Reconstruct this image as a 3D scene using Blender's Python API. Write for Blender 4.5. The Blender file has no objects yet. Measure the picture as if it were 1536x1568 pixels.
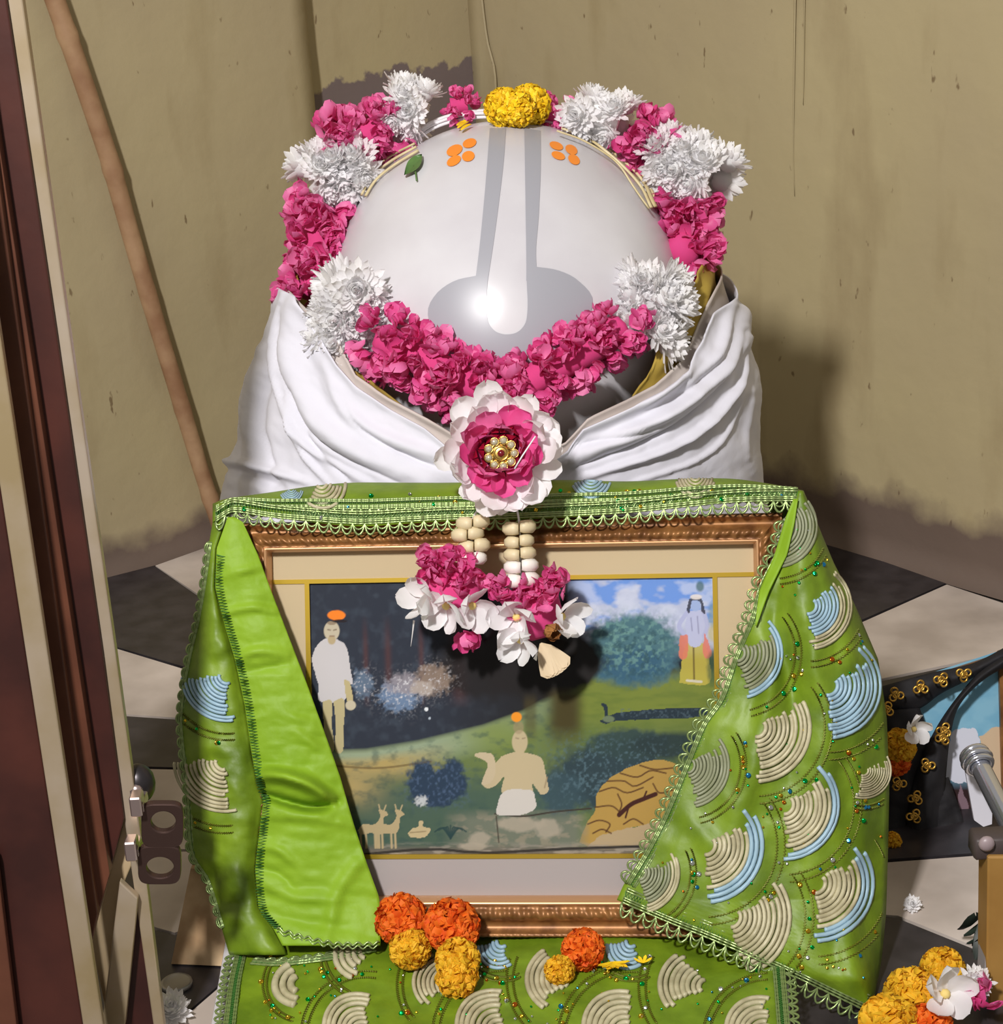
import bpy, bmesh, math, random
import numpy as np
from mathutils import Matrix, Vector
random.seed(7); rng = np.random.default_rng(7)
C = bpy.context.scene.collection
sc = bpy.context.scene

# ------------------------------------------------------------------ camera
IW, IH, FPX = 1536, 1568, 2900.0
TH, RO = math.radians(20), math.radians(3)
CAM = np.array([0.0, 0.0, 1.254])
R0 = np.array([1., 0, 0]); U0 = np.array([0, math.sin(TH), math.cos(TH)]); FW = np.array([0, math.cos(TH), -math.sin(TH)])
RT = R0*math.cos(RO) - U0*math.sin(RO); UP = U0*math.cos(RO) + R0*math.sin(RO)
cd = bpy.data.cameras.new('camera'); cam = bpy.data.objects.new('camera', cd); C.objects.link(cam)
cd.sensor_fit = 'HORIZONTAL'; cd.sensor_width = 36; cd.lens = FPX/IW*36; cd.clip_start = .05
cam.matrix_world = Matrix(((RT[0], UP[0], -FW[0], CAM[0]), (RT[1], UP[1], -FW[1], CAM[1]), (RT[2], UP[2], -FW[2], CAM[2]), (0, 0, 0, 1)))
sc.camera = cam
# ------------------------------------------------------------------ light
w = bpy.data.worlds.new('world'); sc.world = w; w.use_nodes = True
bg = w.node_tree.nodes['Background']; bg.inputs[0].default_value = (1, .95, .88, 1); bg.inputs[1].default_value = .29
def area(name, loc, target, size, size_y, power, col):
    l = bpy.data.lights.new(name, 'AREA'); l.shape = 'RECTANGLE'; l.size = size; l.size_y = size_y; l.energy = power; l.color = col
    o = bpy.data.objects.new(name, l); C.objects.link(o); o.location = loc
    o.rotation_euler = (Vector(target)-Vector(loc)).to_track_quat('-Z', 'Y').to_euler(); return o
area('tube_light', (-.86, -.70, 2.95), (0, 2.3, .6), .20, .30, 160, (1, .97, .96))
sc.view_settings.view_transform = 'Standard'; sc.view_settings.look = 'None'
sc.view_settings.gamma = 1; sc.view_settings.use_curve_mapping = False; sc.view_settings.exposure = 0.0

# ------------------------------------------------------------------ helpers: pixels and points
def ray(x, y):
    x = np.asarray(x, float); y = np.asarray(y, float)
    return FW + RT*((x-768)/FPX)[..., None] - UP*((y-784)/FPX)[..., None]
def atd(x, y, d): return CAM + ray(x, y)*np.asarray(d, float)[..., None]
def atz(x, y, z):
    r = ray(x, y); return CAM + r*((z-CAM[2])/r[..., 2])[..., None]
def aty(x, y, Y):
    r = ray(x, y); return CAM + r*((Y-CAM[1])/r[..., 1])[..., None]
def pdep(x, y, p0, n):
    r = ray(x, y); return np.dot(p0-CAM, n)/(r@n)
def proj(p):
    q = np.asarray(p)-CAM; d = q@FW
    return 768+FPX*(q@RT)/d, 784-FPX*(q@UP)/d, d
def smooth(pts, n):
    """Catmull-Rom resample of a polyline to n points"""
    P = np.asarray(pts, float); k = len(P)
    if k < 3:
        t = np.linspace(0, 1, n)[:, None]; return P[0]*(1-t)+P[-1]*t
    Q = np.vstack([2*P[0]-P[1], P, 2*P[-1]-P[-2]])
    seg = np.linalg.norm(np.diff(P, axis=0), axis=1); cum = np.r_[0, np.cumsum(seg)]
    s = np.linspace(0, cum[-1], n); i = np.clip(np.searchsorted(cum, s, 'right')-1, 0, k-2)
    t = ((s-cum[i])/np.maximum(seg[i], 1e-9))[:, None]
    a, b, c, d = Q[i], Q[i+1], Q[i+2], Q[i+3]
    return .5*((2*b)+(-a+c)*t+(2*a-5*b+4*c-d)*t**2+(-a+3*b-3*c+d)*t**3)
def segdist(x, y, pl):
    """distance of points to a polyline, and the fraction along it"""
    x = np.asarray(x, float); y = np.asarray(y, float)
    best = np.full(x.shape, 1e9); fr = np.zeros(x.shape); P = np.asarray(pl, float); m = len(P)-1
    for i in range(m):
        a, b = P[i], P[i+1]; dx, dy = b-a; L = dx*dx+dy*dy
        t = np.clip(((x-a[0])*dx+(y-a[1])*dy)/L, 0, 1)
        d = np.hypot(x-a[0]-t*dx, y-a[1]-t*dy); k = d < best
        best = np.where(k, d, best); fr = np.where(k, (i+t)/m, fr)
    return best, fr
def ridges(x, y, lst):
    h = np.zeros(np.shape(x))
    for pl, wd, am in lst:
        d, f = segdist(x, y, smooth(pl, 14)); h = h+am*np.exp(-(d/wd)**2)*np.clip(np.sin(np.pi*np.clip(f, .06, .94)), 0, 1)**.5
    return h
_G = rng.random((8, 64, 64))
def vnoise(x, y, k=0):
    g = _G[k % 8]; x = np.asarray(x, float); y = np.asarray(y, float)
    xi = np.floor(x).astype(int); yi = np.floor(y).astype(int); u = x-xi; v = y-yi
    u = u*u*(3-2*u); v = v*v*(3-2*v); a = xi % 64; b = yi % 64; a1 = (xi+1) % 64; b1 = (yi+1) % 64
    return (g[a, b]*(1-u)+g[a1, b]*u)*(1-v)+(g[a, b1]*(1-u)+g[a1, b1]*u)*v
def fbm(x, y, k=0, o=4):
    s = 0; a = .5
    for i in range(o): s = s+a*vnoise(np.asarray(x)*2**i, np.asarray(y)*2**i, k+i); a *= .5
    return s
# ------------------------------------------------------------------ helpers: materials
def lin(c): return tuple(((v/255)/12.92 if v/255 <= .04045 else ((v/255+.055)/1.055)**2.4) for v in c)
def mat(name, rgb, rough=.6, metal=0, var=None, vscale=20, bump=0, bscale=60, spec=.5, sheen=0, sss=0, coat=0, thin=0, attr=None, coord='Object'):
    m = bpy.data.materials.new(name); m.use_nodes = True; nt = m.node_tree; b = nt.nodes['Principled BSDF']; L = nt.links
    b.inputs['Roughness'].default_value = rough; b.inputs['Metallic'].default_value = metal
    b.inputs['Specular IOR Level'].default_value = spec; b.inputs['Coat Weight'].default_value = coat
    if sheen: b.inputs['Sheen Weight'].default_value = sheen
    if sss: b.inputs['Subsurface Weight'].default_value = sss; b.inputs['Subsurface Radius'].default_value = (.01, .008, .006); b.inputs['Subsurface Scale'].default_value = 1
    c = lin(rgb)+(1,); b.inputs['Base Color'].default_value = c
    if thin:                                                          # thin petals let light through
        tr = nt.nodes.new('ShaderNodeBsdfTranslucent'); tr.inputs[0].default_value = c; mx = nt.nodes.new('ShaderNodeMixShader'); mx.inputs[0].default_value = thin
        L.new(b.outputs[0], mx.inputs[1]); L.new(tr.outputs[0], mx.inputs[2]); L.new(mx.outputs[0], nt.nodes['Material Output'].inputs['Surface'])
    tc = nt.nodes.new('ShaderNodeTexCoord')
    if attr:
        a = nt.nodes.new('ShaderNodeAttribute'); a.attribute_name = attr; L.new(a.outputs['Color'], b.inputs['Base Color'])
    elif var:
        n = nt.nodes.new('ShaderNodeTexNoise'); n.inputs['Scale'].default_value = vscale; n.inputs['Detail'].default_value = 5
        L.new(tc.outputs[coord], n.inputs['Vector'])
        r = nt.nodes.new('ShaderNodeValToRGB'); r.color_ramp.elements[0].position = .35; r.color_ramp.elements[1].position = .66
        r.color_ramp.elements[0].color = lin(var)+(1,); r.color_ramp.elements[1].color = c
        L.new(n.outputs['Fac'], r.inputs['Fac']); L.new(r.outputs['Color'], b.inputs['Base Color'])
    if bump:
        n = nt.nodes.new('ShaderNodeTexNoise'); n.inputs['Scale'].default_value = bscale; n.inputs['Detail'].default_value = 4
        L.new(tc.outputs[coord], n.inputs['Vector'])
        bp = nt.nodes.new('ShaderNodeBump'); bp.inputs['Strength'].default_value = bump; bp.inputs['Distance'].default_value = .004
        L.new(n.outputs['Fac'], bp.inputs['Height']); L.new(bp.outputs['Normal'], b.inputs['Normal'])
    return m
# ------------------------------------------------------------------ helpers: objects
def tag(o, label=None, cat=None, group=None, kind=None):
    if label: o['label'] = label
    if cat: o['category'] = cat
    if group: o['group'] = group
    if kind: o['kind'] = kind
    return o
def empty(name, loc, label, cat, group=None):
    o = bpy.data.objects.new(name, None); C.objects.link(o); o.location = loc; o.empty_display_size = .05
    return tag(o, label, cat, group)
def adopt(o, parent):
    o.parent = parent
    if parent.type == 'EMPTY' and parent.parent is None: o.matrix_parent_inverse = Matrix.Translation(-parent.location)
def mk(name, v, f, m, parent=None, smooth_=True, solid=0, recenter=None, idx=None, col=None):
    v = np.asarray(v, float).reshape(-1, 3)
    if recenter is None: recenter = parent is None
    org = np.zeros(3)
    if recenter and len(v): org = np.array([(v[:, 0].min()+v[:, 0].max())/2, (v[:, 1].min()+v[:, 1].max())/2, v[:, 2].min()]); v = v-org
    me = bpy.data.meshes.new(name); me.from_pydata(v.tolist(), [], [tuple(int(i) for i in q) for q in f])
    for mm in (m if isinstance(m, (list, tuple)) else [m]): me.materials.append(mm)
    if smooth_: me.polygons.foreach_set('use_smooth', [True]*len(me.polygons))
    if idx is not None: me.polygons.foreach_set('material_index', idx)
    if col is not None:
        a = me.color_attributes.new('col', 'FLOAT_COLOR', 'POINT'); a.data.foreach_set('color', np.c_[col, np.ones(len(col))].ravel())
    me.validate(); me.update()
    o = bpy.data.objects.new(name, me); C.objects.link(o); o.location = org
    if parent is not None: adopt(o, parent)
    if solid:
        s = o.modifiers.new('thickness', 'SOLIDIFY'); s.thickness = solid; s.offset = 0
    return o
def inst(name, me, M, parent):
    o = bpy.data.objects.new(name, me); C.objects.link(o); adopt(o, parent); o.matrix_basis = M; return o
def gridf(nr, ncol, off=0, close=False):
    f = []
    for i in range(nr-1):
        for j in range(ncol-1+(1 if close else 0)):
            k = (j+1) % ncol; f.append((off+i*ncol+j, off+i*ncol+k, off+(i+1)*ncol+k, off+(i+1)*ncol+j))
    return f
class MB:
    def __init__(s): s.v = []; s.f = []; s.n = 0; s.i = []
    def add(s, v, f, mi=0):
        v = np.asarray(v, float).reshape(-1, 3); s.v.append(v); s.f += [tuple(i+s.n for i in q) for q in f]; s.i += [mi]*len(f); s.n += len(v)
    def box(s, c, dx, dy, dz, X=(1, 0, 0), Y=(0, 1, 0), Z=(0, 0, 1), mi=0, bev=.12):
        """bevelled box (chamfered corners)"""
        c = np.asarray(c, float); X, Y, Z = [np.asarray(a, float) for a in (X, Y, Z)]
        b = min(dx, dy, dz)*bev; bm = bmesh.new(); bmesh.ops.create_cube(bm, size=1)
        for q in bm.verts: q.co = Vector((q.co.x*dx, q.co.y*dy, q.co.z*dz))
        bmesh.ops.bevel(bm, geom=list(bm.edges), offset=b, segments=1, affect='EDGES')
        bm.verts.index_update(); v = np.array([q.co[:] for q in bm.verts]); f = [[q.index for q in p.verts] for p in bm.faces]; bm.free()
        s.add(c+v[:, :1]*X+v[:, 1:2]*Y+v[:, 2:3]*Z, f, mi)
    def tube(s, P, r, sides=6, mi=0, cap=True, flat=1.0, closed=False):
        P = np.asarray(P, float); n = len(P); r = np.broadcast_to(np.asarray(r, float), (n,))
        if closed: T = np.roll(P, -1, 0)-np.roll(P, 1, 0)
        else: T = np.gradient(P, axis=0)
        T = T/np.maximum(np.linalg.norm(T, axis=1), 1e-9)[:, None]
        a = np.array([0, 0, 1.]) if abs(T[0][2]) < .9 else np.array([1., 0, 0])
        N = np.cross(T[0], a); N /= np.linalg.norm(N); out = []
        ang = np.linspace(0, 2*np.pi, sides, endpoint=False)
        for i in range(n):
            N = N-T[i]*(N@T[i]); N /= max(np.linalg.norm(N), 1e-9); B = np.cross(T[i], N)
            out.append(P[i]+r[i]*(np.cos(ang)[:, None]*N+flat*np.sin(ang)[:, None]*B))
        f = gridf(n, sides, 0, True)
        if closed: f += [((n-1)*sides+j, (n-1)*sides+(j+1) % sides, (j+1) % sides, j) for j in range(sides)]
        elif cap: f += [tuple(range(sides))[::-1], tuple((n-1)*sides+j for j in range(sides))]
        s.add(np.vstack(out), f, mi)
    def ball(s, c, r, nu=8, nv=6, X=(1, 0, 0), Y=(0, 1, 0), Z=(0, 0, 1), mi=0):
        r = np.broadcast_to(np.asarray(r, float), (3,)); t = np.linspace(0, np.pi, nv+1)[1:-1]; p = np.linspace(0, 2*np.pi, nu, endpoint=False)
        q = [np.array([0, 0, 1.])]+[np.array([math.sin(a)*math.cos(b), math.sin(a)*math.sin(b), math.cos(a)]) for a in t for b in p]+[np.array([0, 0, -1.])]
        q = np.array(q)*r; A = np.array([X, Y, Z], float); v = np.asarray(c)+q@A; f = []
        for j in range(nu): f.append((0, 1+j, 1+(j+1) % nu))
        for i in range(len(t)-1):
            for j in range(nu): a = 1+i*nu; f.append((a+j, a+nu+j, a+nu+(j+1) % nu, a+(j+1) % nu))
        a = 1+(len(t)-1)*nu; e = len(v)-1
        for j in range(nu): f.append((a+j, e, a+(j+1) % nu))
        s.add(v, f, mi)
    def prism(s, poly, d, mi=0):
        """flat polygon (n,3) pushed along vector d"""
        P = np.asarray(poly, float); n = len(P); d = np.asarray(d, float)
        f = [tuple(range(n)), tuple(range(2*n-1, n-1, -1))]+[(i, i+n, (i+1) % n+n, (i+1) % n) for i in range(n)]
        s.add(np.vstack([P, P+d]), f, mi)
    def build(s, name, m, parent=None, **k):
        return mk(name, np.vstack(s.v), s.f, m, parent, idx=(s.i if isinstance(m, (list, tuple)) else None), **k)
def basis(z, spin=0):
    z = np.asarray(z, float); z = z/np.linalg.norm(z); a = np.array([0, 0, 1.]) if abs(z[2]) < .9 else np.array([1., 0, 0])
    x = np.cross(a, z); x /= np.linalg.norm(x); y = np.cross(z, x); c, s = math.cos(spin), math.sin(spin)
    return c*x+s*y, -s*x+c*y, z
def mat4(p, z, spin=0, sc_=1.0):
    x, y, z = basis(z, spin); M = np.eye(4); M[:3, 0] = x*sc_; M[:3, 1] = y*sc_; M[:3, 2] = z*sc_; M[:3, 3] = p
    return Matrix(M.tolist())
# ------------------------------------------------------------------ the room
def wall_mat(name, z0, grey_z=None):
    m = bpy.data.materials.new(name); m.use_nodes = True; nt = m.node_tree; b = nt.nodes['Principled BSDF']; L = nt.links; N = nt.nodes.new
    b.inputs['Roughness'].default_value = .62
    geo = N('ShaderNodeNewGeometry')
    def noise(s, d=5, st=None):
        n = N('ShaderNodeTexNoise'); n.inputs['Scale'].default_value = s; n.inputs['Detail'].default_value = d
        src = geo.outputs['Position']
        if st:
            mp = N('ShaderNodeMapping'); mp.inputs['Scale'].default_value = st; L.new(src, mp.inputs['Vector']); src = mp.outputs['Vector']
        L.new(src, n.inputs['Vector']); return n.outputs['Fac']
    def ramp(f, a, bb, ca=(0, 0, 0, 1), cb=(1, 1, 1, 1)):
        r = N('ShaderNodeValToRGB'); r.color_ramp.elements[0].position = a; r.color_ramp.elements[1].position = bb
        r.color_ramp.elements[0].color = ca; r.color_ramp.elements[1].color = cb; L.new(f, r.inputs['Fac']); return r.outputs['Color']
    def mix(f, a, c):
        x = N('ShaderNodeMix'); x.data_type = 'RGBA'; L.new(f, x.inputs['Factor'])
        for s, v in ((6, a), (7, c)):
            if isinstance(v, tuple): x.inputs[s].default_value = v
            else: L.new(v, x.inputs[s])
        return x.outputs[2]
    base = ramp(noise(2.2), .3, .7, lin((172, 157, 124))+(1,), lin((182, 168, 128))+(1,))
    st = ramp(noise(9, 6, (1, 1, .28)), .56, .72)
    base = mix(st, base, lin((164, 148, 112))+(1,))
    sp = ramp(noise(52, 3, (1, 1, .45)), .70, .745)
    base = mix(sp, base, lin((128, 110, 80))+(1,))
    # dirt at the wall foot, tone deepened to paint in shade, ragged upper edge
    sx = N('ShaderNodeSeparateXYZ'); L.new(geo.outputs['Position'], sx.inputs[0])
    def band(zt, wid, amp, sc_):
        a = N('ShaderNodeMath'); a.operation = 'MULTIPLY_ADD'; a.inputs[1].default_value = amp; L.new(noise(sc_), a.inputs[0]); L.new(sx.outputs['Z'], a.inputs[2])
        mr = N('ShaderNodeMapRange'); mr.inputs['From Min'].default_value = zt+wid; mr.inputs['From Max'].default_value = zt; L.new(a.outputs[0], mr.inputs['Value']); return mr.outputs['Result']
    base = mix(band(z0+.02, .05, .10, 14), base, lin((106, 90, 80))+(1,))
    if grey_z: base = mix(band(grey_z, .008, .10, 22), base, lin((118, 104, 102))+(1,))
    L.new(base, b.inputs['Base Color'])
    bp = N('ShaderNodeBump'); bp.inputs['Strength'].default_value = .35; bp.inputs['Distance'].default_value = .006
    L.new(noise(16, 6), bp.inputs['Height']); L.new(bp.outputs['Normal'], b.inputs['Normal']); return m
Mwl, Mwr, Mws = wall_mat('wall_paint_left', .07), wall_mat('wall_paint_right', .125), wall_mat('wall_paint_strip', .07, .855)
wa, wc, wb = np.array([-.721, 3.205, 0]), np.array([.017, 3.825, 0]), np.array([.710, 3.035, 0])
dl = (wa-wc)/np.linalg.norm(wa-wc); dr = (wb-wc)/np.linalg.norm(wb-wc)
nl = np.array([-dl[1], dl[0], 0]); nl = nl*np.sign(nl@np.array([0, -1, 0])); nr_ = np.array([-dr[1], dr[0], 0]); nr_ = nr_*np.sign(nr_@np.array([0, -1, 0]))
def wall_slab(name, p, d, n, l0, l1, thick, H, m, seed, rough=.0035, nx=60, nz=50):
    """a plastered wall: uneven front face, flat back"""
    s = np.linspace(l0, l1, nx); z = np.linspace(0, H, nz); S, Z = np.meshgrid(s, z)
    h = (fbm(S*3+seed, Z*3, 1)-.5)*rough*4 + np.exp(-(Z/.05)**2)*.012
    v = p+d*S[..., None]+n*h[..., None]+np.array([0, 0, 1])*Z[..., None]; v = v.reshape(-1, 3); f = gridf(nz, nx)
    k = len(v); q = [p+d*a-n*thick+np.array([0, 0, c]) for c in (0, H) for a in (l0, l1)]
    v = np.vstack([v, q]); f += [(k, k+1, k+3, k+2)]
    f += [tuple([i*nx for i in range(nz)])+(k+2, k), tuple([i*nx+nx-1 for i in range(nz)][::-1])+(k+1, k+3), tuple(range((nz-1)*nx, nz*nx))[::-1]+(k+2, k+3)][0:2]
    f += [tuple(range(nx))+(k+1, k), tuple(range((nz-1)*nx, nz*nx))+(k+3, k+2)]
    return tag(mk(name, v, f, m, recenter=False), kind='structure')
# left wall: a recessed strip beside the corner, the main wall standing 3 cm proud of it
pe = atz(566, 781, 0); se = float((pe-wc)@dl)
wall_slab('wall_back', wc-nl*.045, dl, nl, -.05, se+.06, .08, 2.6, Mws, 3, nx=24)
wall_slab('wall_left', wc+nl*0, dl, nl, se, 2.6, .045, 2.6, Mwl, 9)
wall_slab('wall_right', wc, dr, nr_, -.06, 2.4, .08, 2.6, Mwr, 17)
# raised plaster seams on the right wall and beside the corner
Mseam = wall_mat('wall_paint_seam', .05)
def wall_px(x, y, p, n, off=.0): 
    d = pdep(x, y, p, n); return atd(x, y, d)+n*off
for i, (xs, wid) in enumerate([([(1219, -20), (1217, 120), (1216, 230), (1218, 300)], .004), ([(1233, -20), (1232, 100), (1231, 160)], .003)]):
    P = smooth(xs, 14); mb = MB(); mb.tube(wall_px(P[:, 0], P[:, 1], wc, nr_, .002), wid*np.linspace(1, .3, 14), 6, flat=.5)
    tag(mb.build('trim_%d' % (i+1), Mseam, recenter=False), kind='structure')
P = smooth([(738, -20), (748, 60), (760, 110), (762, 175), (766, 240)], 16); mb = MB(); mb.tube(wall_px(P[:, 0], P[:, 1], wc, nr_, .004), .005, 6, flat=.6)
tag(mb.build('trim_3', Mseam, recenter=False), kind='structure')

Mgrout = mat('floor_slab_grey', (92, 84, 78), .5, var=(70, 63, 58), vscale=8, bump=.1)
Mblack = mat('black_marble', (58, 54, 57), .35, var=(40, 37, 40), vscale=26)
Mwhite = mat('white_marble_tile', (212, 200, 190), .35, var=(176, 164, 154), vscale=7)
Mtan = mat('lit_floor_tan', (200, 178, 142), .4, var=(178, 155, 120), vscale=9)
mb = MB(); mb.box((.0, 2.3, -.03), 5, 5, .05, bev=.02)
floor = tag(mb.build('floor', Mgrout, recenter=False), kind='structure')
TILES = [('b', [(150, 888), (236, 866), (308, 916), (300, 1026), (170, 988)]), ('w', [(238, 866), (350, 826), (352, 925), (311, 915)]),
 ('w', [(171, 991), (286, 1026), (345, 1044), (345, 1104), (183, 1093)]), ('b', [(184, 1096), (345, 1107), (345, 1177), (196, 1173)]),
 ('w', [(197, 1177), (345, 1180), (345, 1300), (212, 1300)]), ('w', [(213, 1304), (345, 1304), (340, 1400), (268, 1428), (232, 1418)]),
 ('b', [(232, 1423), (268, 1432), (345, 1402), (345, 1500), (292, 1545), (252, 1560)]), ('w', [(294, 1548), (345, 1504), (345, 1640), (250, 1640), (252, 1566)]),
 ('b', [(1150, 822), (1262, 828), (1448, 893), (1322, 948), (1150, 1010)]), ('w', [(1150, 1014), (1322, 952), (1450, 895), (1580, 938), (1580, 990), (1346, 1040), (1150, 1080)]),
 ('b', [(1150, 1084), (1346, 1044), (1580, 994), (1580, 1150), (1150, 1240)]), ('b', [(1150, 1245), (1580, 1154), (1580, 1300), (1150, 1330)]),
 ('w', [(1340, 1322), (1580, 1304), (1580, 1480), (1500, 1452), (1375, 1402), (1345, 1400)]), ('b', [(1150, 1334), (1336, 1322), (1342, 1403), (1374, 1406), (1498, 1456), (1580, 1484), (1580, 1640), (1150, 1640)])]
for c, pl in TILES:
    pl = np.array(pl, float); P = atz(pl[:, 0], pl[:, 1], .006)
    mb = MB(); mb.prism(P, (0, 0, -.010)); o = mb.build('tile', Mblack if c == 'b' else Mwhite, floor, smooth_=False)
# the tiles between, hidden from the front by the shrine: a plain chequer of the same stone
for i in range(5):
    for j in range(4):
        mb = MB(); mb.box((-.30+.13*i, 2.05+.25*j*1.0, -.002), .126, .246, .01); mb.build('tile', Mblack if (i+j) % 2 else Mwhite, floor, smooth_=False)

# ------------------------------------------------------------------ bamboo pole leaning in the corner
Mbam = mat('bamboo', (186, 152, 116), .5, var=(150, 112, 82), vscale=14, bump=.2, bscale=30)
t = np.linspace(0, 1, 60); bx = np.interp(t, [0, .33, .66, 1], [52, 159, 247, 334]); by = np.interp(t, [0, .33, .66, 1], [-60, 250, 550, 846])
B = wall_px(bx, by, wc, nl, .024)+nl*np.array([0.0])
B[:, :] = B+np.outer(.0015*np.sin(t*9), np.array([1, 0, 0]))
B[-1, 2] = max(B[-1, 2], .012); B = B+nl*np.interp(t, [0, .85, 1], [0, 0, .012])[:, None]
rad = .0175-.003*t; rad = rad+.002*sum(np.exp(-((t-k)/.008)**2) for k in (.12, .34, .55, .74, .9))
mb = MB(); mb.tube(B, rad, 12)
tag(mb.build('bamboo_pole', Mbam), 'long pale bamboo pole leaning against the yellow wall at the left', 'pole')

# ------------------------------------------------------------------ the marble stone
Mmarble = mat('white_marble', (208, 206, 209), .27, var=(198, 195, 199), vscale=9, spec=.45)
Mmark = mat('grey_paint', (158, 158, 165), .35); Morange = mat('orange_paint', (240, 140, 45), .5)
EC = aty(775, 456, 2.42); EA = (.228, .255, .195); PHI = math.radians(53.5)
EX = np.array([1., 0, 0]); EB = np.array([0, math.sin(PHI), math.cos(PHI)]); EP = np.array([0, -math.cos(PHI), math.sin(PHI)])
def on_dome(x, y, off=0.0, want_n=False):
    """where the sight line through a pixel meets the (inflated) ellipsoid, else its nearest point"""
    r = ray(x, y); A = np.stack([EX/(EA[0]+off), EB/(EA[1]+off), EP/(EA[2]+off)]); o = A@(CAM-EC); d = r@A.T
    a = (d*d).sum(-1); b = (d*o).sum(-1); c = o@o-1; disc = b*b-a*c
    s = np.where(disc > 0, (-b-np.sqrt(np.maximum(disc, 0)))/a, -b/a); p = CAM+r*s[..., None]
    q = (p-EC); n = sum(np.outer(q@e/(k+off)**2, e) if q.ndim == 2 else (q@e/(k+off)**2)*e for e, k in zip((EX, EB, EP), EA))
    n = n/np.linalg.norm(n, axis=-1, keepdims=True)
    return (p, n) if want_n else p
idol = empty('marble_idol', (EC[0], 2.42, 0), 'white marble domed stone with grey tilak lines, ringed by flowers', 'idol')
ph = np.linspace(0, 2*np.pi, 96, endpoint=False); tt = np.linspace(.001, np.pi-.001, 64)
v = np.array([EC+EX*EA[0]*math.sin(a)*math.cos(b)+EB*EA[1]*math.sin(a)*math.sin(b)+EP*EA[2]*math.cos(a) for a in tt for b in ph])
dome = mk('dome', v, gridf(64, 96, 0, True), Mmarble, idol)
# bulk of the stone under the wrap
zz = np.linspace(.36, .62, 12); mbv = []
for z in zz:
    for b in ph[::3]: mbv.append((EC[0]-.01+.205*math.cos(b), 2.45+.19*math.sin(b), z))
mk('stone_body', mbv, gridf(12, 32, 0, True)+[tuple(range(32))[::-1]], Mmarble, idol)
mb = MB(); mb.box((.03, 2.49, .205), .64, .52, .40, bev=.03); mb.build('pedestal', Mmarble, idol, smooth_=False)
def px_loft(a, b, n, rows, off):
    A = smooth(a, n); Bq = smooth(b, n); k = np.linspace(0, 1, rows)[:, None, None]
    G = A*(1-k)+Bq*k; return on_dome(G[..., 0].ravel(), G[..., 1].ravel(), off), gridf(rows, n)
mb = MB()
mb.add(*px_loft([(750, 196), (746, 250), (741, 310), (734, 380), (728, 428)], [(775, 196), (771, 250), (764, 310), (756, 370), (746, 436)], 24, 5, .0008))
mb.add(*px_loft([(803, 196), (804, 260), (805, 330), (806, 400), (806, 430)], [(828, 200), (828, 260), (825, 330), (821, 380), (822, 416)], 24, 5, .0008))
mb.add(*px_loft([(730, 422), (696, 430), (668, 450), (655, 480), (672, 524), (715, 556), (772, 570), (830, 556), (884, 516), (908, 462), (886, 430), (855, 414), (818, 408)],
                [(748, 418), (746, 440), (745, 470), (748, 493), (757, 506), (768, 511), (777, 512), (789, 510), (799, 503), (806, 490), (808, 465), (807, 440), (806, 412)], 60, 14, .0010))
mb.build('tilak_mark', Mmark, idol)
for (x, y, rx, ry, an) in [(696, 230, 13, 8, -25), (719, 219, 11, 7, -18), (695, 246, 12, 7, -30), (717, 239, 10, 8, -15), (852, 223, 11, 6, 20), (875, 229, 10, 7, 30), (855, 238, 11, 6, 20), (879, 244, 10, 7, 35)]:
    q = np.linspace(0, 2*np.pi, 16, endpoint=False); c, s = math.cos(math.radians(an)), math.sin(math.radians(an))
    ring = lambda k: (x+k*(rx*np.cos(q)*c-ry*np.sin(q)*s), y+k*(rx*np.cos(q)*s+ry*np.sin(q)*c))
    mb = MB(); V = np.vstack([on_dome(*ring(k), .0012) for k in (1, .6, .25)]); mb.add(V, gridf(3, 16, 0, True)+[tuple(range(32, 48))]); mb.build('orange_dot', Morange, idol)
# leaf lying on the dome
Mleaf = mat('leaf_green', (92, 128, 66), .5, var=(70, 106, 52), vscale=40)
k = np.linspace(0, 1, 11); lw = np.sin(np.pi*k**.85)*9+.3; V = []
for i in range(11):
    cx, cy = 646-27*k[i], 236+32*k[i]
    for s in (-1, -.5, 0, .5, 1): V.append(on_dome(cx+s*lw[i]*.78, cy+s*lw[i]*.62, .004+.003*abs(s)))
mb = MB(); mb.add(np.array(V), gridf(11, 5)); P = np.array([on_dome(634+i*1.2-.2*i*i*.4, 254+i*4.5, .004) for i in range(6)]); mb.tube(P, .0011, 5)
tag(mb.build('leaf', Mleaf), 'small green leaf lying on the upper left of the marble dome', 'leaf')
mb = MB()
for (a, b) in [((701, 196), (718, 186)), ((706, 199), (722, 190)), ((700, 192), (714, 186))]:
    P = smooth([a, ((a[0]+b[0])/2, (a[1]+b[1])/2-2), b], 6); mb.tube(on_dome(P[:, 0], P[:, 1], .006), [.0012, .003, .004, .004, .003, .001], 6, flat=.3)
tag(mb.build('flower_petal', mat('petal_yellow', (244, 196, 20), .6)), 'yellow petal shred stuck at the upper left rim of the dome', 'petal')

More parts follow.
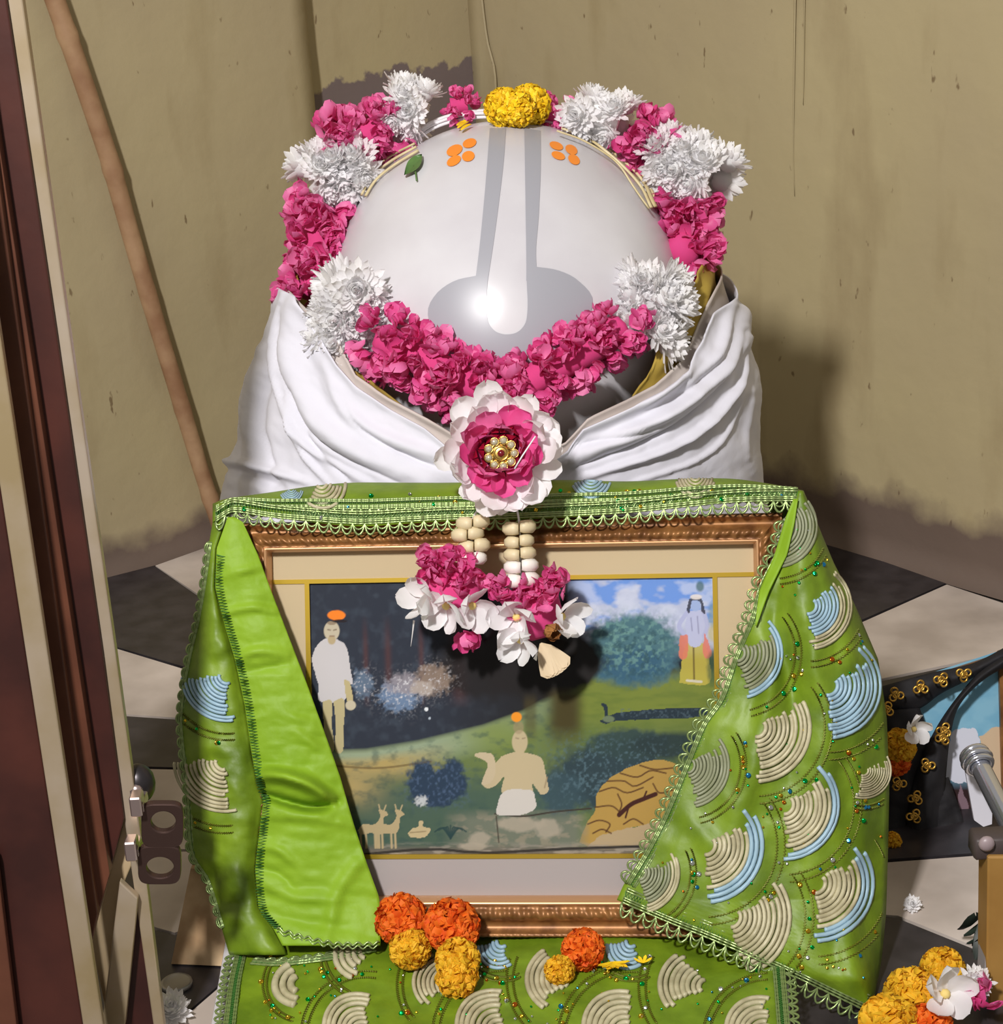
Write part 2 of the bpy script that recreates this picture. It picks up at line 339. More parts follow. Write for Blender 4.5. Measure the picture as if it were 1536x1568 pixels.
# ------------------------------------------------------------------ white cotton wrap and mustard under-cloth round the stone
Mcot = mat('white_cotton', (216, 215, 224), .85, sheen=.1, bump=.05, bscale=220)
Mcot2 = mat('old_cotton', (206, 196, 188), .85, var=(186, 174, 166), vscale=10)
Mmus = mat('mustard_cloth', (176, 150, 62), .8, var=(146, 120, 44), vscale=14)
zk = [.30, .424, .50, .56, .62, .694, .75, .80]
def body(th, z, sc_=1.0):
    w_ = np.interp(z, zk, [.385, .365, .350, .337, .318, .293, .272, .25])*sc_; d = np.interp(z, zk, [.335, .325, .315, .305, .285, .255, .24, .22])*sc_
    cx = np.interp(z, zk, [-.022, -.012, .004, .012, .014, .016, .018, .018])
    s, c = np.sin(th), np.cos(th)
    return np.stack([cx+w_*np.sign(s)*np.abs(s)**.9, 2.45-d*np.sign(c)*np.abs(c)**.9, z+0*th], -1)
FOLDS = [([(440, 450), (424, 520), (428, 600), (468, 680), (560, 738)], 5, .009), ([(452, 470), (446, 550), (480, 630), (545, 690), (650, 738)], 16, .016), ([(436, 470), (434, 560), (470, 650), (530, 700), (610, 738)], 3.5, -.007),
 ([(500, 560), (530, 625), (590, 670), (690, 704)], 10, .010), ([(520, 600), (560, 660), (640, 705), (700, 720)], 4, -.006), ([(405, 540), (386, 630), (400, 735)], 14, .014), ([(418, 560), (404, 640), (424, 735)], 4, -.007),
 ([(333, 706), (400, 716), (470, 738)], 5, .012), ([(340, 716), (380, 728), (430, 745)], 8, -.010), ([(372, 600), (352, 690), (350, 740)], 6, .007), ([(440, 610), (462, 690), (505, 745)], 4, .008), ([(452, 600), (480, 680), (540, 742)], 4, -.006),
 ([(1138, 478), (1118, 550), (1030, 630), (870, 704)], 12, .022), ([(1142, 520), (1124, 600), (1045, 675), (900, 730)], 5, .013), ([(1132, 510), (1108, 580), (1020, 658), (880, 716)], 4, -.008), ([(1085, 545), (990, 612), (880, 662)], 12, .014),
 ([(1090, 590), (1005, 652), (870, 684)], 4, -.008), ([(1134, 600), (1120, 650), (1075, 700), (970, 738)], 3.5, .005), ([(1150, 600), (1142, 700)], 5, .004), ([(1118, 470), (1098, 540), (1040, 596)], 6, .010), ([(1040, 575), (980, 622)], 6, .008)]
TOPL = [(425, 440), (458, 455), (484, 500), (520, 560), (548, 592), (600, 628), (650, 655), (692, 690), (775, 745), (868, 690), (890, 658), (960, 625), (1000, 602), (1045, 568), (1075, 520), (1092, 480), (1125, 455), (1160, 450)]
def wrap(name, m, parent, top, sc_=1.0, folds=FOLDS, amp=1.0, n=260, rows=110, zbot=.40, t0=-2.2, t1=2.2):
    th = np.linspace(t0, t1, n); top = np.array(top, float)
    lo = np.full(n, zbot+.01); hi = np.full(n, .80)
    for _ in range(26):                                             # height where the hem line is met
        mid = (lo+hi)/2; X, Y, _d = proj(body(th, mid, sc_)); above = Y < np.interp(X, top[:, 0], top[:, 1])
        hi = np.where(above, mid, hi); lo = np.where(above, lo, mid)
    zt = lo; back = np.abs(th) > 1.35; zt = np.where(back, np.maximum(zt, np.interp(1.35, np.abs(th[n//2:]), zt[n//2:])), zt)
    k = np.linspace(0, 1, rows)[:, None]; Z = zbot+(zt-zbot)*k; TH_ = np.broadcast_to(th, Z.shape)
    P = body(TH_, Z, sc_); e = 1e-3; du = body(TH_+e, Z, sc_)-P; dv = body(TH_, Z+e, sc_)-P
    nn = np.cross(du, dv); nn /= np.linalg.norm(nn, axis=-1, keepdims=True)
    X, Y, _d = proj(P); h = ridges(X, Y, folds)*amp+(fbm(X/60+3, Y/60, 2)-.47)*.012*amp+(fbm(X/24-Y/40, Y/90+X/60, 4)-.47)*.005*amp
    h = h+.004*np.exp(-((1-k)/.03)**2)                               # rolled hem
    P = P+nn*h[..., None]
    return mk(name, P.reshape(-1, 3), gridf(rows, n), m, parent, solid=.002)
cl = empty('cotton_wrap', (0, 2.45, .40), 'white cotton cloth wrapped in folds around the marble stone', 'cloth')
wrap('outer_fold', Mcot, cl, TOPL)
INN = [(400, 400), (520, 520), (548, 575), (600, 612), (655, 640), (700, 668), (775, 720), (868, 676), (900, 640), (960, 612), (1000, 590), (1045, 550), (1080, 470), (1120, 380)]
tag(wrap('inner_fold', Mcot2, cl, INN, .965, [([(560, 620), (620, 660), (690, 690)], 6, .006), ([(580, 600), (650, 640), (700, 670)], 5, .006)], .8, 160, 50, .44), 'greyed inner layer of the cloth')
YEL = [(400, 400), (500, 500), (528, 560), (560, 575), (640, 640), (775, 730), (868, 690), (960, 620), (985, 580), (1010, 520), (1040, 460), (1075, 400), (1120, 360)]
mc = wrap('mustard_scarf', Mmus, None, YEL, .93, [([(1085, 420), (1060, 500), (1000, 570)], 8, .012), ([(1060, 430), (1035, 510), (985, 575)], 7, .010)], 1, 140, 50, .46)
tag(mc, 'mustard yellow cloth tucked between the flower ring and the white wrap', 'cloth')
# ------------------------------------------------------------------ the framed picture
PSI, LAM = math.radians(5.5), math.radians(20)
fx = np.array([math.cos(PSI), -math.sin(PSI), 0]); fh = np.array([-math.sin(PSI), -math.cos(PSI), 0]); fz = np.array([0, 0, math.cos(LAM)])-fh*math.sin(LAM); fn = np.cross(fx, fz); fn = fn*np.sign(fn@fh)
FP = atd(775, 1110, 2.16)
def fpt(u, v, h=0.0): return FP+fx*np.asarray(u, float)[..., None]+fz*np.asarray(v, float)[..., None]+fn*np.asarray(h, float)[..., None]
def DF(x, y): return pdep(x, y, FP, fn)
UL, UR, VB, VT = -.304, .318, -.2437, .236
uL, uR, vB, vT = -.2712, .2843, -.1985, .2010
gL, gR, gB, gT = -.2335, .2430, -.1555, .1685
def gold(name, a, b, **k): return mat(name, a, .38, .55, var=b, **k)
Mrail = mat('gilt_wood', (162, 112, 62), .42, .35, var=(112, 72, 38), vscale=40); Mlip = mat('gilt_lip', (206, 158, 112), .32, .5); Mfil = mat('brass_fillet', (206, 172, 60), .28, .75)
Mmat = mat('mat_board', (190, 172, 138), .9); Mmat2 = mat('mat_board_reflection', (164, 155, 152), .9)  # lower strip is greyer: a reflection in the glass painted into it
fr = empty('picture_frame', fpt(.007, VB, -.01), 'gilt picture frame with devotional painting leaning in front of the white wrap', 'framed picture')
PROF = [(0, -.03), (0, -.008), (.03, -.001), (.08, .003), (.14, .0), (.20, -.005), (.34, -.007), (.42, -.003), (.52, .004), (.62, .007), (.72, .004), (.80, -.002), (.84, .001), (.90, .002), (.94, -.002), (1.0, -.008), (1.0, -.02)]
def rail(a0, a1, b0, b1):
    """a0->a1 outer edge, b0->b1 inner edge, mitred, with carved relief and a beaded outer line"""
    a0, a1, b0, b1 = [np.array(q, float) for q in (a0, a1, b0, b1)]; n = 300; k = np.linspace(0, 1, n)[:, None]; V = []
    L = np.linalg.norm(a1-a0)
    for (c, h) in PROF:
        uv = (a0*(1-k)+a1*k)*(1-c)+(b0*(1-k)+b1*k)*c; s = k[:, 0]*L
        hh = h+(0.0028*np.sin(s/.0165*2*np.pi+9*c)*np.sin(s/.041*2*np.pi-14*c) if .45 < c < .8 else 0)+(.0014*np.abs(np.sin(s/.008*np.pi)) if .02 < c < .1 else 0)
        V.append(fpt(uv[:, 0], uv[:, 1], hh+0*s))
    f = gridf(len(PROF), n); return np.vstack(V), f, [1 if PROF[q//(n-1)][0] >= .83 else 0 for q in range(len(f))]
for (a, b, c, d) in [((UL, VT), (UR, VT), (uL, vT), (uR, vT)), ((UR, VT), (UR, VB), (uR, vT), (uR, vB)), ((UR, VB), (UL, VB), (uR, vB), (uL, vB)), ((UL, VB), (UL, VT), (uL, vB), (uL, vT))]:
    v, f, ix = rail(a, b, c, d); mk('frame_rail', v, f, [Mrail, Mlip], fr, idx=ix)
def fbox(mb, u0, u1, v0, v1, h0, h1, mi=0):
    mb.prism(fpt(np.array([u0, u1, u1, u0]), np.array([v0, v0, v1, v1]), h0), fn*(h1-h0), mi)
mb = MB(); fbox(mb, UL+.004, UR-.004, VB+.004, VT-.004, -.034, -.028); mb.build('backing_board', mat('backing_card', (120, 92, 60), .9), fr, smooth_=False)
H = -.020
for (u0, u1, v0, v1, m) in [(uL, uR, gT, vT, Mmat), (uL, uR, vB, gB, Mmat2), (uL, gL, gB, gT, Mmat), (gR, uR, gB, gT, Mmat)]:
    mb = MB(); fbox(mb, u0, u1, v0, v1, H-.006, H); tag(mb.build('mat_strip', m, fr, smooth_=False), 'lower strip of the mount with a grey reflection painted in' if m is Mmat2 else None)
for (u0, u1, v0, v1) in [(uL, uR, gT-.0045, gT+.0005), (uL, uR, gB-.0005, gB+.0045), (gL, gL+.0055, gB+.0045, gT-.0045), (gR-.0055, gR, gB+.0045, gT-.0045)]:
    mb = MB(); fbox(mb, u0, u1, v0, v1, H-.004, H+.0015); mb.build('gold_fillet', Mfil, fr, smooth_=False)
# --- the painting: colours laid on a fine grid, drawn in the picture's own plane
def inpoly(x, y, pl):
    ins = np.zeros(x.shape, bool); n = len(pl)
    for i in range(n):
        (x0, y0), (x1, y1) = pl[i], pl[(i+1) % n]
        if y0 == y1: continue
        c = ((y0 > y) != (y1 > y)) & (x < (x1-x0)*(y-y0)/(y1-y0)+x0); ins ^= c
    return ins
class Paint:
    def __init__(s, x, y): s.x = x; s.y = y; s.c = np.zeros(x.shape+(3,))
    def put(s, m, col): m = np.clip(np.asarray(m, float), 0, 1)[..., None]; s.c = s.c*(1-m)+np.array(lin(col))*m
    def poly(s, pl, col, a=1, wob=1.5): 
        x = s.x+(vnoise(s.x/7, s.y/7, 1)-.5)*wob*2; y = s.y+(vnoise(s.x/7, s.y/7, 2)-.5)*wob*2; s.put(inpoly(x, y, smooth(list(pl)+[pl[0]], len(pl)*8))*a, col)
    def poly_hard(s, pl, col, a=1): s.put(inpoly(s.x, s.y, pl)*a, col)
    def ell(s, cx, cy, rx, ry, col, a=1, soft=.25, nz=0, ns=14):
        r = np.hypot((s.x-cx)/rx, (s.y-cy)/ry)+(fbm(s.x/ns, s.y/ns, 3)-.47)*nz; s.put(np.clip((1-r)/soft+.5, 0, 1)*a, col)
    def line(s, pl, wd, col, a=1): d, f = segdist(s.x, s.y, smooth(pl, 12)); s.put(np.clip(wd-d+.5, 0, 1)*a, col)
    def tex(s, m, col, sx, sy, lo, hi, k=0): s.put(np.clip((fbm(s.x/sx, s.y/sy, k)-lo)/(hi-lo), 0, 1)*m, col)
    def soft(s, v, a, b): return np.clip((v-a)/(b-a), 0, 1)
def paint_main(x, y):
    p = Paint(x, y); S = p.soft; one = np.ones(x.shape)
    p.put(one, (40, 46, 58)); p.tex(one*.5, (62, 72, 84), 12, 12, .45, .75, 1); p.put(S(x, 660, 800)*.85, (24, 22, 22))
    for (tx, w_) in ((594, 5), (703, 12), (560, 4), (645, 4)): p.put(np.exp(-((x-tx-(y-1000)*.03)/w_)**2)*S(y, 940, 990)*S(y, 1085, 1060)*.5, (92, 52, 46))
    # bright river bank and slope
    b = np.interp(x, [460, 560, 640, 740, 800, 850, 920, 1100], [1152, 1149, 1136, 1112, 1090, 1062, 1040, 1030]); g = S(y, b-4, b+5)
    p.put(g, (96, 112, 66)); p.put(g*S(y, b+46, b+20)*S(x, 900, 700), (142, 156, 128)); p.put(g*S(y-b, 8, 22)*S(x, 700, 600)*S(y, 1205, 1180), (168, 148, 92))
    p.put(g*S(y, 1175, 1215)*.9, (66, 88, 76)); p.put(np.exp(-((x-535)/45)**2-((y-1205)/28)**2)*g, (168, 148, 96)); p.put(g*np.exp(-((x-760)/60)**2-((y-1125)/35)**2)*.8, (118, 134, 62))
    p.tex(g*.5, (52, 76, 72), 14, 9, .46, .7, 3); p.line([(500, 1172), (580, 1176), (660, 1166)], 1.6, (110, 92, 56), .8)
    # sky at upper right
    sk = S(x, 868, 900)*S(y, 1010, 975); p.put(sk, (176, 182, 202)); cl_ = fbm(x/46, y/26, 5); p.put(sk*S(cl_+(940-y)*.0035, .50, .60), (104, 142, 206)); p.tex(sk*.5, (204, 208, 220), 30, 18, .45, .65, 6)
    p.put(S(x, 870, 890)*S(y, 1020, 1040)*S(y, 1140, 1120), (114, 126, 52)); p.put(S(x, 870, 890)*S(y, 1090, 1140), (92, 110, 62)); p.tex(S(x, 870, 890)*S(y, 1030, 1050)*.4, (84, 104, 44), 30, 8, .42, .65, 2)
    p.ell(968, 996, 74, 54, (72, 108, 116), 1, .25, .5, 12); p.ell(968, 1020, 62, 28, (48, 86, 112), .8, .6, .5); p.tex(np.exp(-((x-968)/60)**4-((y-985)/45)**4)*.8, (106, 146, 138), 5, 5, .47, .62, 4); p.tex(np.exp(-((x-968)/66)**4-((y-995)/50)**4)*.7, (44, 76, 84), 6, 6, .5, .62, 0)
    # dark canopy and trunk
    p.ell(825, 1010, 98, 58, (24, 21, 20), 1, .2, .3, 20); p.ell(745, 1020, 80, 50, (26, 22, 22), .9, .4, .3); p.put(np.exp(-((x-866)/26)**4)*S(y, 1050, 1066)*S(y, 1150, 1110), (66, 58, 24)); p.put(np.exp(-((x-812)/10)**4)*S(y, 1060, 1075)*S(y, 1140, 1110)*.6, (70, 60, 26))
    # bushes
    p.ell(940, 1190, 96, 52, (44, 62, 68), 1, .4, .5, 10); p.ell(960, 1140, 60, 24, (46, 66, 66), .95, .4, .5, 10); p.ell(1030, 1142, 66, 20, (38, 54, 56), .95, .5, .3); p.ell(860, 1215, 34, 34, (52, 74, 82), .9, .4, .6, 8)
    p.tex(np.exp(-((x-935)/95)**4-((y-1185)/55)**4)*.7, (84, 110, 120), 4, 4, .52, .68, 1)
    for (cx, cy, rx, ry) in ((650, 1200, 26, 34), (690, 1196, 24, 32), (665, 1218, 30, 16)): p.ell(cx, cy, rx, ry, (38, 56, 76), 1, .3, .8, 8)
    p.tex(np.exp(-((x-668)/48)**4-((y-1200)/36)**4)*.7, (76, 96, 124), 4, 4, .5, .66, 2); p.ell(646, 1226, 8, 7, (214, 216, 214), .7, .8, 2, 3)
    for (cx, cy, rx, ry, c) in ((556, 1046, 16, 20, (94, 112, 132)), (612, 1066, 30, 22, (108, 130, 158)), (622, 1048, 26, 16, (140, 134, 140)), (664, 1040, 26, 22, (136, 118, 104)), (648, 1054, 18, 10, (168, 156, 146))):
        p.ell(cx, cy, rx, ry, c, .9, .5, 1.1, 5); p.tex(np.exp(-((x-cx)/rx)**2-((y-cy)/ry)**2), (206, 204, 206), 3, 3, .55, .72, int(cx) % 7)
    p.ell(653, 1086, 3, 3, (220, 224, 226)); p.ell(658, 1100, 2, 2, (170, 180, 190))
    # peacock
    p.poly([(918, 1104), (926, 1098), (924, 1084), (920, 1079), (924, 1076), (930, 1082), (932, 1096), (944, 1092), (1000, 1086), (1070, 1084), (1084, 1090), (1070, 1098), (1000, 1101), (946, 1104), (928, 1108)], (34, 48, 58), 1, .6); p.ell(932, 1101, 9, 5, (108, 122, 92), .9); p.tex((np.abs(y-1092) < 7)*(x > 950)*.5, (80, 98, 110), 3, 3, .5, .65, 3)
    # tiger
    p.poly([(887, 1290), (898, 1262), (912, 1240), (914, 1216), (934, 1192), (966, 1174), (1004, 1164), (1034, 1170), (1048, 1196), (1042, 1226), (1020, 1250), (992, 1262), (964, 1268), (940, 1284), (906, 1296)], (170, 138, 70), 1, .8); p.poly([(905, 1290), (930, 1276), (990, 1262), (1030, 1250), (1030, 1290), (960, 1300), (900, 1302)], (172, 152, 118), 1)
    for q in [[(918, 1212), (940, 1206), (960, 1214), (985, 1206)], [(930, 1196), (956, 1196), (972, 1204), (1000, 1190)], [(950, 1184), (976, 1190), (996, 1180), (1020, 1184)], [(980, 1172), (1002, 1178), (1030, 1176)], [(912, 1236), (936, 1234), (950, 1244)], [(946, 1216), (952, 1232), (946, 1248)], [(900, 1262), (918, 1256), (934, 1262), (928, 1274)], [(955, 1262), (970, 1254), (985, 1262)], [(908, 1276), (922, 1270), (936, 1276)], [(1000, 1200), (1010, 1214), (1030, 1210)], [(1010, 1226), (1022, 1220), (1040, 1222)]]: p.line(q, 1.2, (78, 46, 26), .9)
    p.line([(948, 1248), (966, 1232), (984, 1224), (1004, 1216)], 3.4, (62, 28, 22)); p.line([(962, 1238), (958, 1252)], 1.4, (62, 28, 22)); p.line([(985, 1224), (990, 1212)], 1.4, (62, 28, 22))
    # rocks along the foot
    r = S(y, 1238, 1256)*S(x, 676, 720)*S(x, 905, 880); p.put(r*.85, (112, 116, 100)); p.tex(r*.6, (146, 136, 116), 16, 9, .48, .6, 4); p.put(S(y, 1292, 1302), (104, 98, 88)); p.tex(S(y, 1288, 1300)*.8, (150, 142, 130), 24, 5, .48, .6, 1); p.line([(560, 1308), (660, 1300), (740, 1306), (860, 1300), (980, 1296)], 2, (50, 46, 42))
    for q in ((735, 1285, 16, 10), (796, 1262, 34, 12), (838, 1268, 20, 14), (725, 1296, 20, 6)): p.ell(*q, (164, 154, 136), .8, .4, .6, 8)
    p.line([(758, 1246), (800, 1250), (850, 1243), (905, 1238)], 1.3, (58, 52, 44)); p.line([(760, 1250), (764, 1290)], 1, (70, 64, 54))
    # sage seated on the rock
    sk_ = (184, 168, 134); p.poly([(768, 1158), (786, 1152), (812, 1154), (830, 1162), (836, 1186), (840, 1210), (828, 1216), (816, 1200), (812, 1216), (770, 1216), (772, 1190), (758, 1204), (744, 1206), (740, 1196), (750, 1178)], sk_, 1, .6)
    p.poly([(750, 1200), (738, 1200), (746, 1176), (744, 1166), (728, 1158), (732, 1153), (752, 1154), (758, 1164), (758, 1186)], (188, 172, 142), 1, .4); p.ell(796, 1136, 12, 18, sk_, 1, .12); p.ell(796, 1154, 7, 8, sk_); p.ell(794, 1114, 8, 10, (150, 132, 100), .6); p.ell(791, 1098, 8, 7.5, (232, 144, 36), 1, .2)
    p.poly([(760, 1240), (772, 1212), (812, 1210), (820, 1226), (818, 1240), (796, 1248), (764, 1248)], (196, 190, 182), 1, .6); p.line([(790, 1130), (794, 1131)], 1, (120, 100, 80), .6); p.line([(800, 1131), (804, 1130)], 1, (120, 100, 80), .6)
    p.line([(838, 1190), (834, 1206)], 1.2, (140, 122, 92), .7)
    # standing man in a white wrap
    w_ = (192, 188, 188); p.poly([(484, 990), (494, 980), (506, 976), (518, 980), (530, 990), (536, 1020), (540, 1048), (530, 1044), (528, 1072), (490, 1074), (488, 1050), (482, 1030), (478, 1008)], w_, 1, .5); p.ell(508, 966, 12, 15, (186, 176, 152), 1, .1); p.ell(508, 980, 6, 7, (176, 158, 122)); p.ell(508, 954, 7, 3, (120, 96, 72), .7)
    p.poly([(494, 1074), (508, 1074), (508, 1110), (512, 1148), (498, 1148), (496, 1110)], (178, 166, 124), 1, .3); p.poly([(511, 1074), (527, 1072), (526, 1120), (525, 1150), (514, 1150), (514, 1110)], (178, 166, 124), 1, .3); p.poly([(527, 1040), (536, 1046), (541, 1074), (535, 1080), (529, 1062)], (180, 166, 122), 1, .3); p.ell(537, 1080, 8, 7.5, (190, 180, 154), 1, .15)
    p.ell(515, 942, 14, 7.5, (236, 128, 36), 1, .15, .2, 9); p.ell(520, 951, 12, 2.4, (30, 16, 16), .8); p.line([(502, 964), (506, 965)], 1, (110, 92, 74), .8); p.line([(511, 965), (515, 964)], 1, (110, 92, 74), .8); p.line([(505, 974), (512, 974)], .9, (120, 84, 70), .7)
    # deer and swan, fern
    d_ = (174, 156, 118)
    for (ox, oy) in ((0, 0), (25, 0)):
        p.poly([(548+ox, 1272), (556+ox, 1262), (574+ox, 1262), (582+ox, 1250), (580+ox, 1240), (590+ox, 1242), (594+ox, 1248), (588+ox, 1252), (586+ox, 1268), (580+ox, 1276), (566+ox, 1276), (552+ox, 1278)], d_, 1, .4)
        for lx in (552, 560, 574, 580): p.line([(lx+ox, 1272), (lx+ox+1, 1298)], 1.6, d_)
        p.line([(582+ox, 1240), (580+ox, 1232)], 1, d_); p.line([(588+ox, 1241), (591+ox, 1233)], 1, d_)
    p.poly([(624, 1276), (632, 1268), (640, 1266), (642, 1257), (648, 1258), (648, 1266), (660, 1270), (650, 1282), (630, 1282)], (186, 168, 128), 1, .4); p.line([(628, 1275), (652, 1273)], .8, (110, 92, 62), .7)
    for a in range(-4, 5): p.line([(690, 1284), (690+a*3.2, 1268), (690+a*6, 1264+abs(a)*2.4)], 1.1, (36, 62, 62), .9)
    # blue skinned dancer under the tree at the far right
    p.poly([(1040, 1046), (1048, 992), (1058, 984), (1076, 984), (1084, 1000), (1086, 1046)], (182, 168, 72), .85, 1); p.line([(1062, 990), (1063, 1040)], 1.2, (84, 66, 34), .9); p.poly([(1052, 936), (1078, 936), (1078, 962), (1072, 988), (1056, 988), (1050, 964)], (176, 180, 206), 1, .5); p.line([(1052, 938), (1040, 958), (1048, 972)], 3.4, (168, 172, 202)); p.line([(1078, 938), (1083, 958), (1078, 974)], 3.2, (168, 172, 202)); p.poly([(1042, 974), (1052, 972), (1052, 1004), (1040, 1006)], (206, 116, 92), .9); p.poly([(1078, 968), (1090, 1002), (1078, 1006)], (206, 116, 100), .9)
    p.ell(1065, 926, 8, 10, (150, 168, 204), 1, .15); p.poly([(1055, 918), (1062, 914), (1074, 917), (1080, 940), (1074, 936), (1072, 922), (1060, 920), (1056, 938), (1052, 934)], (40, 40, 54), .9, .3); p.ell(1066, 914, 9, 4, (214, 206, 200), .9, .3); p.ell(1072, 898, 6, 8, (62, 96, 96), .8, .5); p.line([(1058, 946), (1060, 966)], .9, (110, 110, 140), .6); p.line([(1068, 944), (1070, 970)], .9, (110, 110, 140), .6); p.line([(1052, 1042), (1074, 1044)], 1.8, (206, 200, 192), .8)
    p.ell(1092, 970, 8, 12, (178, 168, 112), .7, .5, .5); p.ell(1094, 1020, 12, 26, (60, 84, 60), .7, .5, .6); p.ell(1094, 940, 9, 22, (112, 134, 116), .5, .6, .6)
    return p.c
NU, NV = 520, 352; u = np.linspace(gL+.001, gR-.001, NU); v = np.linspace(gB, gT, NV); UU, VV = np.meshgrid(u, v)
G = fpt(UU, VV, H-.003); X, Y, _d = proj(G); col = paint_main(X, Y)
Mpaint = mat('painting_print', (255, 255, 255), .6, spec=.15, attr='col')
tag(mk('painting', G.reshape(-1, 3), gridf(NV, NU), Mpaint, fr, col=col.reshape(-1, 3)), 'printed scene of a seated sage, a standing man, a tiger, deer and a dancer by trees')
def pane_mat():
    m = bpy.data.materials.new('pane_glass'); m.use_nodes = True; nt = m.node_tree; N = nt.nodes.new; L = nt.links
    for n in list(nt.nodes): nt.nodes.remove(n)
    o = N('ShaderNodeOutputMaterial'); t = N('ShaderNodeBsdfTransparent'); g = N('ShaderNodeBsdfGlossy'); g.inputs['Roughness'].default_value = .04; f = N('ShaderNodeFresnel'); f.inputs['IOR'].default_value = 1.28; x = N('ShaderNodeMixShader')
    L.new(f.outputs[0], x.inputs[0]); L.new(t.outputs[0], x.inputs[1]); L.new(g.outputs[0], x.inputs[2]); L.new(x.outputs[0], o.inputs['Surface']); return m
Mpane = pane_mat(); mb = MB(); V = fpt(np.array([uL, uR, uR, uL]), np.array([vB, vB, vT, vT]), H+.006); mb.add(V, [(0, 1, 2, 3)]); mb.build('glass_pane', Mpane, fr, smooth_=False)
# ------------------------------------------------------------------ petals and flowers
def petal(L, W, nu=4, nv=3, bend=0., cup=0., tip=.8, wav=0., ph_=0.):
    """a petal growing along +Y from the origin, bending up to +Z: (verts, faces)"""
    V = []; t = 1-(1-np.linspace(0, 1, nu+1))**1.35; m = .62*min(1.2, tip/.7) if tip < 1.4 else .95
    for a in t:
        wd = W*.5*(max(.06, (1-((m-a)/m)**2)**.5*.86+.14) if a < m else max(.04, (max(0, 1-((a-m)/(1-m+.001))**2))**.5))
        an = bend*a; y = L*(math.sin(an)/bend if abs(bend) > 1e-3 else a); z = L*((1-math.cos(an))/bend if abs(bend) > 1e-3 else 0)
        for s in np.linspace(-1, 1, nv): V.append((s*wd, y, z+cup*W*s*s*(.3+.7*a)+wav*W*math.sin(s*3+a*5+ph_)*a))
    return np.array(V), gridf(nu+1, nv)
def rot(v, ax, a):
    c, s = math.cos(a), math.sin(a); M = {'x': [[1, 0, 0], [0, c, -s], [0, s, c]], 'y': [[c, 0, s], [0, 1, 0], [-s, 0, c]], 'z': [[c, -s, 0], [s, c, 0], [0, 0, 1]]}[ax]
    return np.asarray(v)@np.array(M).T
def mesh_of(name, mb, mats):
    o = mb.build(name, mats, None, recenter=False); me = o.data; bpy.data.objects.remove(o); return me
Mpink = [mat('pink_petal_a', (238, 102, 168), .5, var=(228, 84, 152), vscale=60, thin=.35), mat('pink_petal_b', (242, 126, 182), .5, thin=.35), mat('pink_petal_c', (226, 78, 146), .5, thin=.35)]
Mwp = [mat('white_petal_a', (253, 252, 253), .7, thin=.45), mat('white_petal_b', (248, 247, 246), .7, thin=.45)]
Myel = [mat('marigold_yellow', (246, 196, 40), .7, thin=.3), mat('marigold_yellow_deep', (238, 176, 26), .7, thin=.3)]
Mora = [mat('marigold_orange', (246, 122, 24), .7, thin=.3), mat('marigold_orange_deep', (236, 98, 14), .7, thin=.3)]
Mbri = [mat('bright_yellow', (246, 204, 20), .65), mat('bright_yellow_deep', (234, 184, 10), .65)]
# pink floret: rounded, crumpled petals
FL = []
for k in range(6):
    mb = MB()
    for i in range(12):
        v, f = petal(.0175*random.uniform(.85, 1.2), .0175*random.uniform(.85, 1.2), 4, 4, random.uniform(.3, 1.2), random.uniform(.1, .4), .75, random.uniform(.0, .18), random.random()*6)
        v = rot(v, 'y', random.uniform(-.5, .5)); v = rot(v, 'x', random.uniform(.15, 1.2)); v = rot(v, 'z', i*2.4+random.uniform(-.4, .4)); mb.add(v+np.array([random.uniform(-.009, .009), random.uniform(-.009, .009), random.uniform(-.001, .006)]), f, random.choice([0, 0, 1, 1, 2]))
    FL.append(mesh_of('pink_floret', mb, Mpink))
# chrysanthemum: many narrow pointed petals
CH = []
for k in range(3):
    mb = MB()
    for i in range(84):
        el = (i/84)**.75; a = i*2.39996; v, f = petal(.031*(.75+.4*el)*random.uniform(.85, 1.15), .0092, 4, 3, random.uniform(.1, .6), .22, .72)
        v = rot(v, 'x', math.pi/2*(1-el*.98)+random.uniform(-.15, .15)); v = rot(v, 'z', a); mb.add(v, f, random.choice([0, 0, 0, 1]))
    mb.ball((0, 0, .004), (.017, .017, .014), 8, 5, mi=1); CH.append(mesh_of('chrysanthemum', mb, Mwp))
def pompom(name, r, mats, n=260, flat=.85):
    """marigold: frilled petals all over a ball"""
    mb = MB(); mb.ball((0, 0, 0), (r*.7, r*.7, r*.7*flat), 12, 8, mi=1)
    for i in range(n):
        z = 1-1.86*(i+.5)/n; a = i*2.39996; q = math.sqrt(max(0, 1-z*z)); d = np.array([q*math.cos(a), q*math.sin(a), z])
        v, f = petal(r*.46, r*.40, 3, 3, random.uniform(.2, .9), random.uniform(.1, .6), .6, .25, random.random()*6)
        X, Y, Z = basis(d, random.random()*6.28); c = d*r*.62*np.array([1, 1, flat])
        mb.add(c+v[:, :1]*X+v[:, 1:2]*(Z*.85+Y*.4)+v[:, 2:3]*(Y*.9-Z*.4), f, 0 if random.random() < .7 else 1)
    return mesh_of(name, mb, mats)
PO = [pompom('marigold_orange', .030, Mora) for _ in range(2)]; PY = [pompom('marigold_yellow', .030, Myel) for _ in range(2)]; PB = pompom('marigold_bright', .030, Mbri)

